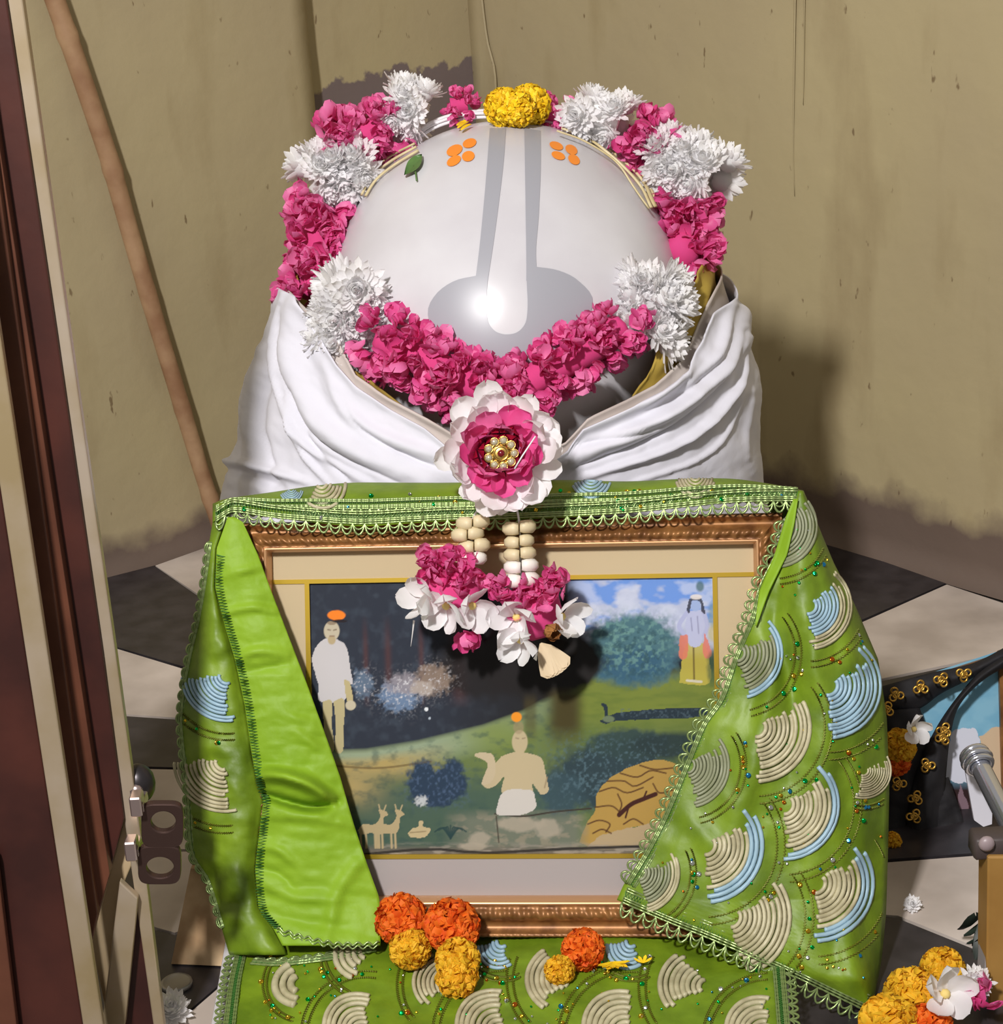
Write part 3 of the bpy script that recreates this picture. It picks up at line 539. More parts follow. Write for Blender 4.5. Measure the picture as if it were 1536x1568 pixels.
# ------------------------------------------------------------------ the garland
gar = empty('flower_garland', (0, 2.2, .36), 'pink and white flower garland looped around the marble dome', 'garland')
def strand(path, rpx, n):
    P = smooth(path, n); p, nn = on_dome(P[:, 0], P[:, 1], .022, True); return P, p, nn
Mcore = mat('garland_thread_core', (204, 62, 124), .9); Mcorew = mat('white_core', (244, 243, 240), .9)
def bunch(name, meshes, path, rpx, nper, core_mat, scl, sub, step=.019, label=None, depth_off=0.0):
    """one run of one kind of flower along the string: a core with the blooms as sub-parts"""
    P = smooth(path, 40); p, nn = on_dome(P[:, 0], P[:, 1], .012, True)
    dist = (p-CAM)@FW; r = rpx/FPX*dist; p = p-FW*depth_off
    L = np.r_[0, np.cumsum(np.linalg.norm(np.diff(p, axis=0), axis=1))]; mb = MB(); mb.tube(p, r*.50, 10); core = mb.build(name, core_mat, gar)
    if label: core['label'] = label
    k = max(1, int(round(L[-1]/step)))
    for s in np.linspace(0, L[-1], k+1):
        c = np.array([np.interp(s, L, p[:, i]) for i in range(3)]); rr = np.interp(s, L, r); i = min(38, int(np.searchsorted(L, s))); T = p[i+1]-p[i]; T /= np.linalg.norm(T)
        A = np.cross(T, FW); A /= np.linalg.norm(A); Bv = np.cross(A, T); a0 = random.random()*6.28
        for q in range(nper):
            a = a0+q*2*math.pi/nper+random.uniform(-.25, .25); d = math.cos(a)*A+math.sin(a)*Bv
            d = d+T*random.uniform(-.35, .35); d /= np.linalg.norm(d)
            inst(sub, random.choice(meshes), mat4(c+d*rr*.58+T*random.uniform(-.006, .006), d, random.random()*6.28, scl*random.uniform(.85, 1.15)*rr/.046), core)
PINK = [([(716, 160), (690, 163)], 26, 5), ([(596, 196), (566, 204), (536, 214), (500, 216)], 46, 6), ([(492, 318), (488, 350), (490, 388), (486, 426), (474, 456)], 50, 6),
 ([(588, 520), (640, 548), (690, 574), (735, 592), (772, 604)], 52, 6), ([(700, 612), (672, 618)], 30, 5), ([(838, 172), (862, 176)], 26, 5), ([(972, 200), (996, 214), (1002, 228)], 46, 6), ([(1052, 312), (1048, 350), (1046, 384), (1066, 400)], 52, 6),
 ([(948, 504), (910, 530), (862, 556), (815, 582), (784, 600)], 50, 6)]
for i, (pl, r, k) in enumerate(PINK): bunch('pink_bunch', FL, pl, r, k, Mcore, 1.16, 'pink_floret', .0215)
WHITE = [([(640, 172), (612, 166)], 46, 5), ([(545, 262), (510, 262), (488, 270)], 50, 6), ([(552, 440), (538, 476), (530, 520)], 58, 6), ([(900, 180), (926, 182), (948, 188)], 44, 5), ([(1020, 248), (1056, 256), (1086, 270)], 52, 6), ([(1000, 440), (998, 476), (990, 512)], 56, 6)]
for i, (pl, r, k) in enumerate(WHITE): bunch('white_bunch', CH, pl, r, k, Mcorew, 1.0, 'chrysanthemum', .028)
for (x, y, s) in ((772, 165, .92), (810, 162, 1.0), (794, 168, .8)):
    p = on_dome(np.array(x*1.), np.array(y*1.), .022); inst('yellow_marigold', PB, mat4(p, -FW+np.array([0, 0, .5]), x, s), gar)
# pale string and leaf-fibre band on the rim of the dome
Mfib = mat('cream_fibre', (222, 208, 168), .7, var=(196, 178, 130), vscale=30); Mstr = mat('white_band', (230, 228, 230), .8)
for k, (dx, r) in enumerate(((0, .0030), (7, .0035), (13, .003), (-6, .002))):
    mb = MB(); P = smooth([(858+dx*.5, 196-dx*.7), (900+dx*.6, 212-dx*.7), (945+dx*.7, 244-dx*.5), (976+dx, 280-dx*.4), (999+dx, 318-dx*.2)], 26); mb.tube(on_dome(P[:, 0]+2*np.sin(P[:, 1]/14+k), P[:, 1], .004+.002*k), r, 6, flat=.6); mb.build('fibre_strand', Mfib, gar)
for k, (dx, r) in enumerate(((0, .0030), (-7, .003), (-13, .0028))):
    mb = MB(); P = smooth([(640+dx*.5, 230+dx*.8), (606+dx*.7, 250+dx*.8), (580+dx, 272+dx*.5), (560+dx, 300+dx*.3)], 22); mb.tube(on_dome(P[:, 0]+1.5*np.sin(P[:, 1]/12+k), P[:, 1], .004+.002*k), r, 6, flat=.6); mb.build('fibre_strand', Mfib, gar)
mb = MB()
for k, dy in enumerate((0, -6, -10)):
    P = smooth([(628, 222+dy), (660, 198+dy), (700, 184+dy), (745, 179+dy), (800, 181+dy), (850, 188+dy), (890, 200+dy)], 36); mb.tube(on_dome(P[:, 0], P[:, 1], .003+.003*k), .0042, 6, flat=.5)
mb.build('white_band', Mstr, gar)

# rosette hanging on the frame: white plumeria petals, pink petals, red rose heart, brooch
RD = 2.095; RC = atd(766, 692, RD); rx_, ry_, rz_ = RT, UP, -FW
def rpt(px, py, h): return atd(px, py, RD-h)
pxm = RD/FPX
PW = []
for k in range(5):
    v, f = petal(.038, .031, 5, 5, random.uniform(-.5, .9), random.uniform(.05, .35), .62, random.uniform(0, .08), k); mb = MB(); mb.add(v, f); PW.append(mesh_of('white_petal', mb, [Mwp[0]]))
PP = []
for k in range(5):
    v, f = petal(.034, .030, 5, 5, random.uniform(.0, 1.0), random.uniform(.1, .4), .7, random.uniform(0, .12), k); mb = MB(); mb.add(v, f); PP.append(mesh_of('pink_petal', mb, [Mpink[k % 3]]))
def petmat(base, outdir, up, sc_=1.0):
    """petal pointing along outdir, its face towards up"""
    y = outdir/np.linalg.norm(outdir); z = up-y*(up@y); z /= np.linalg.norm(z); x = np.cross(y, z); M = np.eye(4); M[:3, 0] = x*sc_; M[:3, 1] = y*sc_; M[:3, 2] = z*sc_; M[:3, 3] = base; return Matrix(M.tolist())
mb = MB(); mb.ball(RC+rz_*.004, (.042, .042, .022), 16, 8, rx_, ry_, rz_); hub = mb.build('rosette', Mcore, gar); hub['label'] = 'round white and pink rosette with a jewelled heart'
def ring(meshes, name, n, r0, h, tilt, sc_, jit=.2, a0=0, par=None, cen=None):
    for i in range(n):
        a = a0+i*2*math.pi/n+random.uniform(-jit, jit)*.5; e = math.cos(a)*rx_+math.sin(a)*ry_; t_ = tilt+random.uniform(-jit, jit)
        inst(name, random.choice(meshes), petmat((RC if cen is None else cen)+e*r0+rz_*(h+random.uniform(-.002, .002)), e*math.cos(t_)+rz_*math.sin(t_), rz_*math.cos(t_)-e*math.sin(t_)+np.cross(e, rz_)*random.uniform(-.5, .5), sc_*random.uniform(.88, 1.12)), par or hub)
ring(PW, 'white_petal', 17, .036, .004, .05, 1.0, .45); ring(PW, 'white_petal', 15, .035, .012, .35, .92, .4, .2)
ring(PP, 'pink_petal', 13, .018, .020, .28, 1.0, .3); ring(PP, 'pink_petal', 11, .013, .024, .62, .85, .3, .3)
Mred = mat('red_rose_petal', (176, 16, 52), .45, var=(140, 8, 40), vscale=60)
mb = MB()
for i in range(26):
    a = i*2.39996; rr = .004+.016*(i/26)**.7; e = math.cos(a)*rx_+math.sin(a)*ry_; v, f = petal(.020, .022, 4, 5, .5, .45, .7); tl = 1.25-.6*i/26
    y = e*math.cos(tl)+rz_*math.sin(tl); z = -(rz_*math.cos(tl)-e*math.sin(tl)); z = -z; x = np.cross(y, z); mb.add(RC+e*rr+rz_*.022+v[:, :1]*x+v[:, 1:2]*y+v[:, 2:3]*z, f)
mb.build('red_rose', Mred, hub)
Mgold = mat('brooch_gold', (214, 176, 96), .25, 1); Mgem = mat('clear_gem', (226, 216, 184), .05, .6); Mruby = mat('ruby_gem', (110, 20, 30), .1)
bc = RC+rz_*.046+rx_*.001-ry_*.003; mb = MB(); q = np.linspace(0, 2*np.pi, 28, endpoint=False)
mb.ball(bc-rz_*.003, (.013, .013, .003), 14, 6, rx_, ry_, rz_)
for R_, r in ((.0075, .0011), (.0115, .0010)): mb.tube(bc+R_*(np.cos(q)[:, None]*rx_+np.sin(q)[:, None]*ry_), r, 6, closed=True)
br = mb.build('brooch', Mgold, gar)
for i in range(9):
    a = i*2*math.pi/9; c = bc+.0142*(math.cos(a)*rx_+math.sin(a)*ry_); mb = MB(); mb.ball(c, (.0043, .0043, .003), 7, 5, rx_, ry_, rz_); mb.tube(c+.0046*(np.cos(q[::2])[:, None]*rx_+np.sin(q[::2])[:, None]*ry_), .0007, 5, mi=1, closed=True); mb.build('gem', [Mgem, Mgold], br)
mb = MB(); mb.ball(bc+rz_*.001, (.0042, .0042, .003), 8, 6, rx_, ry_, rz_); tag(mb.build('gem', Mruby, br), 'dark red middle gem')
P = atd(np.array([820., 800, 788]), np.array([668., 698, 718]), RD-.055); mb = MB(); mb.tube(P, .0009, 5); mb.build('pale_thread', Mstr, gar)
# bead strings of rolled cream petals below the rosette
Mcream = [mat('cream_petal', (214, 198, 160), .5, sss=.1), mat('cream_petal_white', (236, 230, 222), .5, sss=.1)]
BD = 2.115
def bead(x, y, rx, ry, mi):
    c = atd(x, y, BD); mb = MB()
    for s in (-1, 1):
        k = np.linspace(-.5*math.pi, .5*math.pi, 9); P = c+rx_*(s*rx*pxm*(.04+.62*np.cos(k)))[:, None]*.98+rz_*(.009*np.sin(k))[:, None]+ry_*(.0012*s)
        mb.tube(P, ry*pxm*np.array([.8, .95, 1, 1, 1, 1, 1, .95, .8]), 8)
    mb.build('flower_bead', Mcream[mi], gar)
for b in [(795, 808, 25, 11, 0), (795, 829, 22, 10, 0), (796, 848, 25, 10, 0), (798, 867, 27, 10.5, 1), (798, 888, 28, 11.5, 1), (724, 800, 25, 11, 0), (716, 818, 24, 11, 0), (726, 836, 23, 11, 0), (724, 856, 18, 11, 1)]: bead(*b)
mb = MB()
for pl in ([(740, 770), (722, 800), (722, 850), (700, 880)], [(790, 770), (796, 810), (798, 890), (805, 920)]):
    P = smooth(pl, 12); mb.tube(atd(P[:, 0], P[:, 1], BD), .0012, 5)
mb.build('string', Mstr, gar)
# the two tassels: pink florets above open white plumeria
def plumeria(c, out, sc_, par, heart, n=5, tilt=.45):
    X, Y, Z = basis(out, random.random()*6.28)
    for i in range(n):
        a = i*2*math.pi/n; e = math.cos(a)*X+math.sin(a)*Y; t_ = tilt+random.uniform(-.15, .15)
        inst('white_petal', random.choice(PW), petmat(c+e*.003, e*math.cos(t_)+Z*math.sin(t_), Z*math.cos(t_)-e*math.sin(t_)+np.cross(e, Z)*.35, sc_*random.uniform(.9, 1.1)), par)
    mb = MB(); mb.ball(c+Z*.003, (.0048, .0048, .004), 8, 5, X, Y, Z); mb.build('flower_heart', heart, par)
Mheart = mat('plumeria_heart', (226, 200, 120), .7); Mbrown = mat('wilted_petal', (172, 120, 62), .7, var=(140, 88, 40), vscale=50); Mbuff = mat('dried_petal', (210, 190, 156), .7)
for (cx, cy, pk, fl_, dn) in [((690), 905, [(665, 868), (690, 858), (712, 872), (680, 888), (706, 894), (730, 886), (652, 872)], [(684, 926, -.25, -.55), (722, 926, .45, -.5), (654, 918, -1.1, .1)], (715, 968)),
                              ((815), 935, [(768, 905), (795, 915), (822, 905), (850, 900), (840, 918), (775, 922), (810, 905), (846, 886)], [(792, 944, -.3, -.3), (798, 978, -.3, -.6), (858, 944, .9, .0)], (0, 0))]:
    c = atd(cx, cy, BD+.006); mb = MB(); mb.ball(c, (.034, .034, .018), 12, 8, rx_, ry_, rz_); ts = mb.build('tassel', Mcore, gar)
    for (x, y) in pk: p = atd(x, y, BD-.006+random.uniform(-.006, .006)); inst('pink_floret', random.choice(FL), mat4(p, rz_+random.uniform(-.5, .5)*rx_+random.uniform(-.2, .6)*ry_, random.random()*6, 1.0), ts)
    for (x, y, ox, oy) in fl_: plumeria(atd(x, y, BD-.016), rz_+ox*rx_+oy*ry_, .86, ts, Mheart)
    if dn[0]: p = atd(dn[0], dn[1], BD); inst('pink_floret', FL[2], mat4(p, rz_*.4-ry_, 1, 1.0), ts)
p = atd(838, 966, BD-.020)
mb = MB()
for i in range(7):
    v, f = petal(.022, .016, 4, 4, .8, .4, .7, .2, i); v = rot(v, 'x', random.uniform(.2, .9)); v = rot(v, 'z', i*.95); X, Y, Z = basis(rz_+.3*rx_); mb.add(p+v[:, :1]*X+v[:, 1:2]*Y+v[:, 2:3]*Z, f)
tag(mb.build('wilted_flower', Mbrown, ts), 'brown wilted bloom')
mb = MB()
for i in range(6):
    a = -1.9+i*.14; e = math.cos(a+.55)*rx_+math.sin(a+.55)*ry_; v, f = petal(.040, .016, 5, 4, .3, .15, 1.6, .05, i); x = np.cross(e, rz_); mb.add(atd(828, 985, BD-.008)+v[:, :1]*x+v[:, 1:2]*e+v[:, 2:3]*rz_, f)
tag(mb.build('dried_petals', Mbuff, ts), 'dried buff petals')
mb = MB(); P = smooth([(634, 950), (632, 968), (629, 990)], 8); mb.tube(atd(P[:, 0], P[:, 1], BD-.01), np.linspace(.003, .0006, 8), 6, flat=.4); mb.build('petal_tail', Mwp[1], ts)

# ------------------------------------------------------------------ the green embroidered shawl over the frame
Msat = mat('green_satin', (136, 172, 40), .55, var=(126, 162, 32), vscale=12, spec=.3, bump=.1, bscale=160)
Mnet = mat('green_shawl', (122, 150, 28), .5, var=(90, 116, 16), vscale=18, bump=.15, bscale=90)
Mlace = mat('silver_green_lace', (146, 166, 106), .3, .55); Mlace2 = mat('green_thread', (70, 128, 52), .5); Mchain = mat('olive_chain_stitch', (112, 118, 30), .4, .3)
Mcb = mat('cream_cord', (198, 190, 156), .45, var=(170, 162, 128), vscale=60); Mcc = mat('pale_blue_cord', (152, 182, 198), .45); Mco = mat('pewter_cord', (138, 142, 112), .45)
Mseq = [mat('green_sequin', (20, 190, 80), .12, 1), mat('gold_sequin', (226, 186, 50), .12, 1), mat('pearl_sequin', (220, 226, 216), .1, 1), mat('blue_sequin', (60, 160, 220), .12, 1), mat('copper_sequin', (226, 120, 40), .12, 1)]
shawl = empty('green_shawl', fpt(.0, VB, .02), 'lime green embroidered shawl draped over the picture frame', 'shawl')
RL = np.array([(1222, 752), (1205, 800), (1190, 850), (1165, 900), (1150, 950), (1125, 1010), (1105, 1070), (1075, 1110), (1050, 1170), (1015, 1250), (990, 1300), (955, 1355), (945, 1378), (1100, 1440), (1210, 1490), (1330, 1546)], float)
RR = np.array([(1228, 748), (1246, 790), (1275, 860), (1310, 930), (1344, 1010), (1357, 1100), (1361, 1200), (1359, 1300), (1356, 1400), (1349, 1470), (1338, 1530), (1333, 1548)], float)
WR = [([(1150, 950), (1180, 1040), (1150, 1180), (1110, 1300)], 16, .007), ([(1215, 800), (1240, 960), (1265, 1120), (1250, 1330)], 20, .008), ([(1200, 870), (1190, 960), (1215, 1100), (1190, 1250)], 14, -.006), ([(1300, 950), (1318, 1150), (1320, 1380)], 16, .005), ([(1050, 1250), (1120, 1330), (1160, 1450)], 18, .005), ([(1280, 1250), (1300, 1420), (1310, 1500)], 18, .006)]
def off_right(x, y):
    xl = np.interp(y, RL[:, 1], RL[:, 0]); xr = np.interp(y, RR[:, 1], RR[:, 0]); u = np.clip((x-xl)/np.maximum(xr-xl, 4), 0, 1)
    wdt = np.clip((xr-xl)/120, .15, 1); lw = np.clip((y-1378)/120, 0, 1)
    return .013+.026*wdt*np.sin(np.pi*np.clip(u*.9+.05, 0, 1))**.8-.05*wdt*np.clip((u-.72)/.28, 0, 1)**2+lw*.03+ridges(x, y, WR)*1.7*wdt+(fbm(x/40, y/60, 3)-.47)*.014*wdt+(fbm(x/16+y/50, y/70, 5)-.47)*.005*wdt
def DR(x, y, lift=0): return atd(x, y, DF(x, y)-off_right(x, y)-lift)
ys = np.unique(np.r_[np.linspace(752, 1540, 130), 1378]); us = np.linspace(0, 1, 44); XL = np.interp(ys, RL[:, 1], RL[:, 0]); XR = np.maximum(np.interp(ys, RR[:, 1], RR[:, 0]), XL+2)
XX = XL[:, None]*(1-us)+XR[:, None]*us; YY = np.broadcast_to(ys[:, None], XX.shape); G = DR(XX, YY)
bk = [G]; 
for k in (1, 2, 3): e = G[:, -1:]+FW*(.022*k)-RT*(.004*k*k); bk.append(e)
G = np.concatenate(bk, 1); mk('right_panel', G.reshape(-1, 3), gridf(*G.shape[:2]), Mnet, shawl, solid=.0015)
LO = np.array([(332, 768), (318, 850), (311, 900), (299, 960), (285, 1020), (275, 1090), (277, 1140), (284, 1200), (290, 1300), (318, 1350), (340, 1420), (352, 1462)], float)
LS = np.array([(350, 790), (332, 840), (330, 900), (345, 960), (360, 1010), (375, 1080), (385, 1150), (394, 1200), (404, 1225), (399, 1262), (391, 1330), (396, 1390), (420, 1424), (440, 1462)], float)
LR = np.array([(356, 790), (372, 800), (395, 850), (421, 920), (446, 985), (471, 1050), (500, 1130), (521, 1190), (541, 1260), (561, 1320), (580, 1372), (584, 1400), (582, 1452)], float)
WL = [([(345, 880), (380, 872), (412, 862)], 6, .004), ([(340, 940), (385, 930), (420, 936)], 6, .006), ([(362, 1010), (395, 996), (440, 1002)], 7, .007), ([(372, 1030), (410, 1022), (445, 1014)], 6, -.005), ([(385, 1100), (430, 1092), (480, 1110)], 7, .004), ([(392, 1190), (420, 1186), (470, 1200), (510, 1226)], 9, .036), ([(404, 1216), (440, 1228), (480, 1236), (516, 1228)], 7, -.032), ([(404, 1250), (450, 1246), (520, 1256)], 12, .010), ([(394, 1300), (420, 1298), (460, 1330)], 7, .006), ([(396, 1345), (440, 1372), (520, 1380)], 9, .006), ([(560, 1310), (520, 1360), (500, 1440)], 10, .007), ([(404, 1400), (470, 1412), (560, 1430)], 10, -.006), ([(450, 1120), (500, 1150)], 8, .005), ([(400, 1330), (430, 1340), (450, 1360)], 6, -.005)]
def off_lin(x, y):
    a = np.interp(y, LS[:, 1], LS[:, 0]); b = np.interp(y, LR[:, 1], LR[:, 0]); u = np.clip((x-a)/np.maximum(b-a, 4), 0, 1); wdt = np.clip((b-a)/90, .2, 1)
    return .018+.012*wdt*np.sin(np.pi*(u*.75+.22))+ridges(x, y, WL)*.9+(fbm(x/60, y/14, 6)-.47)*.006*wdt+(fbm(x/26, y/26, 3)-.47)*.005*wdt+np.clip((y-1380)/70, 0, 1)*.02
def off_out(x, y):
    a = np.interp(y, LO[:, 1], LO[:, 0]); b = np.interp(y, LS[:, 1], LS[:, 0]); u = np.clip((x-a)/np.maximum(b-a, 4), 0, 1); wdt = np.clip((b-a)/60, .2, 1)
    return .012-.024*wdt*(1-u)**1.6+.012*wdt*np.sin(np.pi*u)+(fbm(x/30, y/22, 2)-.47)*.014*wdt-.006*np.exp(-((1-u)/.12)**2)+np.clip((y-1380)/70, 0, 1)*.02
def DL(x, y, lift=0): return atd(x, y, DF(x, y)-off_lin(x, y)-lift)
def DO(x, y, lift=0): return atd(x, y, DF(x, y)-off_out(x, y)-lift)
def sheet(name, A, Bq, fn_, m, y0, y1, n=120, c=30, back=False):
    ys = np.linspace(y0, y1, n); us = np.linspace(0, 1, c); a = np.interp(ys, A[:, 1], A[:, 0]); b = np.maximum(np.interp(ys, Bq[:, 1], Bq[:, 0]), a+1.5)
    XX = a[:, None]*(1-us)+b[:, None]*us; YY = np.broadcast_to(ys[:, None], XX.shape)+0.0; G = fn_(XX, YY)
    if back: G = np.concatenate([G[:, :1]+FW*.05+RT*.012, G[:, :1]+FW*.025+RT*.004, G], 1)
    return mk(name, G.reshape(-1, 3), gridf(*G.shape[:2]), m, shawl, solid=.0015)
tag(sheet('folded_lining', LS, LR, DL, Msat, 792, 1448, 170, 40), 'plain satin lining folded out to the front')
sheet('left_edge', LO, LS, DO, Mnet, 770, 1462, 120, 22, True)
# bright hem turned over at the upper right
HL = np.array([(1216, 762), (1204, 790), (1186, 850), (1163, 905), (1156, 960)], float); HR = np.array([(1222, 764), (1217, 800), (1205, 850), (1178, 905), (1158, 960)], float)
tag(sheet('turned_hem', HL, HR, lambda x, y: atd(x, y, DF(x, y)-off_right(np.maximum(x, np.interp(y, RL[:, 1], RL[:, 0])), y)-.008), Msat, 764, 958, 30, 6), 'bright turned-over hem')
# band over the top rail
TT = np.array([(326, 772), (350, 764), (420, 754), (480, 745), (540, 740), (620, 740), (690, 740), (780, 738), (870, 736), (960, 738), (1050, 734), (1120, 734), (1180, 742), (1230, 752)], float)
TBm = np.array([(326, 800), (345, 786), (360, 780), (420, 792), (480, 800), (550, 806), (620, 802), (690, 798), (780, 796), (870, 792), (960, 786), (1050, 776), (1120, 768), (1180, 764), (1230, 762)], float)
xs = np.linspace(326, 1230, 220); yt = smooth(TT, 400); yb = smooth(TBm, 400); yt = np.interp(xs, yt[:, 0], yt[:, 1]); yb = np.interp(xs, yb[:, 0], yb[:, 1])
def off_top(x, y, v): return np.interp(v, [-.6, 0, .25, .5, 1], [-.07, -.035, -.006, .008, .014])+(fbm(x/40, v*2+0*x, 1)-.47)*.006
def DT(x, v, lift=0):
    a = np.interp(x, xs, yt); b = np.interp(x, xs, yb); y = a+(b-a)*np.clip(v, 0, 1)+np.where(v < 0, -v*14, 0); return atd(x, y, DF(x, y)-off_top(x, y, v)-lift)
vs = np.r_[-.6, -.3, np.linspace(0, 1, 14)]; XX, VV = np.meshgrid(xs, vs); G = DT(XX, VV); mk('top_band', G.reshape(-1, 3), gridf(*G.shape[:2]), Mnet, shawl, solid=.0015)
# lace trims: two cords, a zigzag and a row of scallops
def trim(name, P, side, parent, wid=.016, per=.0135, m=(None,), r=.0011, amp=None):
    """P: 3-D path; side: per-point unit vectors the scallops point to"""
    L = np.r_[0, np.cumsum(np.linalg.norm(np.diff(P, axis=0), axis=1))]; mb = MB(); f = lambda s, o: np.stack([np.interp(s, L, P[:, i]+0) for i in range(3)], -1)+np.stack([np.interp(s, L, side[:, i]) for i in range(3)], -1)*np.asarray(o)[..., None]
    n = max(4, int(L[-1]/per)); s = np.linspace(0, L[-1], n*6+1)
    for o in (-.42, -.3, .0, .1, .22): mb.tube(f(s, np.full(len(s), wid*o)), r*1.1*(1+.25*np.sin(np.arange(len(s))*1.9)), 5)
    z = np.linspace(0, L[-1], n*8+1); mb.tube(f(z, wid*(-.15+.14*np.where(np.arange(len(z)) % 2, 1, -1))), r*.7, 4, mi=1)
    k = (s/L[-1]*n) % 1; mb.tube(f(s, wid*(.28+.55*np.sin(np.pi*k)**.6)), r*1.3, 5); mb.tube(f(s, wid*(.24+.30*np.sin(np.pi*k)**.6)), r, 5)
    return mb.build(name, [Mlace, Mlace2], parent)
def px_trim(name, pl, D, sgn, parent, n=90, lift=.002, **k):
    Q = smooth(pl, n); P = D(Q[:, 0], Q[:, 1], lift); T = np.gradient(P, axis=0); T /= np.linalg.norm(T, axis=1)[:, None]; S_ = np.cross(T, np.broadcast_to(-FW, T.shape)); S_ /= np.linalg.norm(S_, axis=1)[:, None]
    return trim(name, P, S_*sgn, parent, **k)
xq = np.linspace(330, 1222, 150); P = DT(xq, np.full(150, .84), .003); px_s = np.broadcast_to(-UP, P.shape); trim('lace_trim', P, px_s+0*P, shawl, wid=.021); P = DT(xq, np.full(150, .52), .003); trim('lace_trim', P, px_s+0*P, shawl, wid=.016, per=.010)
RLi = [(1207, 800), (1192, 850), (1168, 900), (1154, 950), (1129, 1010), (1108, 1070), (1080, 1112), (1055, 1172), (1022, 1250), (997, 1300), (964, 1355)]
px_trim('lace_trim', RLi, DR, 1, shawl, 90, wid=.017)
px_trim('lace_trim', [(955, 1374), (1030, 1406), (1100, 1434), (1210, 1483), (1325, 1538)], DR, 1, shawl, 80, wid=.026)
px_trim('lace_trim', [(324, 830), (314, 900), (303, 960), (289, 1020), (279, 1090), (281, 1140), (288, 1200), (294, 1300), (321, 1350), (343, 1420)], DO, 1, shawl, 90, wid=.008)
LSi = [(336, 850), (334, 900), (349, 960), (364, 1010), (379, 1080), (389, 1150), (398, 1205), (406, 1228), (402, 1265), (395, 1330), (400, 1390), (424, 1422)]
Q = smooth(LSi, 260); P = DL(Q[:, 0]+2, Q[:, 1], .003); zz = np.where(np.arange(260) % 2, 1, -1); mb = MB(); mb.tube(P+RT*(.0045*zz)[:, None], .0010, 4); tag(mb.build('overlock_stitch', Mlace2, shawl), 'dark green stitching')
mb = MB(); Q = smooth([(424, 1424), (480, 1440), (530, 1448), (580, 1446)], 60); k = np.arange(60); P = DL(Q[:, 0], np.minimum(Q[:, 1], 1447)-2, .003)+UP*(.002*np.sin(k*1.1))[:, None]; mb.tube(P, .0012, 5); mb.tube(P-UP*.004, .001, 5); mb.build('hem_edging', Mlace, shawl)
# shell motifs: nested arcs of cord laid on the cloth, each its own part
def motif(D, parent, hx, hy, R, an, half, mats_, nin=3, n=11, sq=1.0, rev=1, lift=.0022):
    mb = MB(); an = math.radians(an); half = math.radians(half); ca, sa = math.cos(an), math.sin(an)
    for i in range(n):
        r = R*(.10+.90*(i+1)/n)*random.uniform(.985, 1.015); h = half*random.uniform(.86, 1.05)*(1 if i < n-2 else 1.08); h0 = half*random.uniform(.72, 1.02)*(1 if i < n-2 else 1.25); a = np.linspace(-h0, h, 15)
        lx, ly = r*np.cos(a), r*np.sin(a)*sq
        # hooked ends, where the cord turns back to the next arc
        lx = np.r_[lx[0]-R*.04, lx, lx[-1]-R*.04]; ly = np.r_[ly[0]-R*.02, ly, ly[-1]+R*.02]
        X = hx+lx*ca-ly*sa; Y = hy+lx*sa+ly*ca; d = D(X, Y, lift+.0004*(i % 2)); mb.tube(d, R*.90/n*.46*.00078*random.uniform(.9, 1.1), 6, mi=(0 if i < n-nin else 1))
    return mb.build('shell_motif', mats_, parent)
CB, BC, OC = [Mcb, Mcb], [Mcc, Mcc], [Mco, Mco]; IB = [Mcb, Mcc]; BI = [Mcc, Mcb]; OB = [Mco, Mcc]
SEQ = MB(); CHN = MB(); SEQ2 = MB()
def halo(D, hx, hy, R, an, half, nseq, rr=(1.28, 1.42), acc=None, chn=None, lim=None):
    an = math.radians(an); half = math.radians(half)
    for k, q in enumerate(rr):
        a = np.linspace(-half*1.1, half*1.1, 26); X = hx+R*q*np.cos(a+an); Y = hy+R*q*np.sin(a+an)
        ok = np.ones(26, bool) if lim is None else lim(X, Y)
        run = []
        for i in range(27):
            if i < 26 and ok[i]: run.append(i)
            else:
                if len(run) > 3:
                    Xr, Yr = X[run], Y[run]; mm = len(run)*4; t = np.linspace(0, 1, mm); x = np.interp(t, np.linspace(0, 1, len(run)), Xr); y = np.interp(t, np.linspace(0, 1, len(run)), Yr); z = np.where(np.arange(mm) % 2, 1.5, -1.5); chn.tube(D(x+z*math.cos(an), y+z*math.sin(an), .0016), .0009, 4)
                run = []
        for j in range(nseq):
            b = random.uniform(-half, half); x, y = hx+R*(q+.07)*math.cos(an+b), hy+R*(q+.07)*math.sin(an+b)
            if lim is not None and not lim(np.array([x]), np.array([y]))[0]: continue
            seq(D, x, y, acc)
def seq(D, x, y, acc, r=None):
    c = D(np.array([x*1.]), np.array([y*1.]), .0026)[0]; X, Y, Z = basis(-FW+np.array([random.uniform(-.45, .45), random.uniform(-.2, .2), random.uniform(-.2, .6)])); q = np.linspace(0, 2*np.pi, 8, endpoint=False); r = r or random.choice([.0018, .0024, .003])
    ring = lambda k, h: c+r*k*(np.cos(q)[:, None]*X+np.sin(q)[:, None]*Y)+Z*h
    acc.add(np.vstack([ring(1, 0), ring(.75, .0008), ring(.25, .0004)]), gridf(3, 8, 0, True)+[tuple(range(16, 24))], random.choice([0, 0, 0, 1, 1, 1, 2, 2, 3, 4]))
def lim_r(x, y): xl = np.interp(y, RL[:, 1], RL[:, 0]); xr = np.interp(y, RR[:, 1], RR[:, 0]); return (x > xl+14) & (x < xr-4) & (y > 780) & (y < 1530)
def lim_o(x, y): xl = np.interp(y, LO[:, 1], LO[:, 0]); xr = np.interp(y, LS[:, 1], LS[:, 0]); return (x > xl+4) & (x < xr-8)
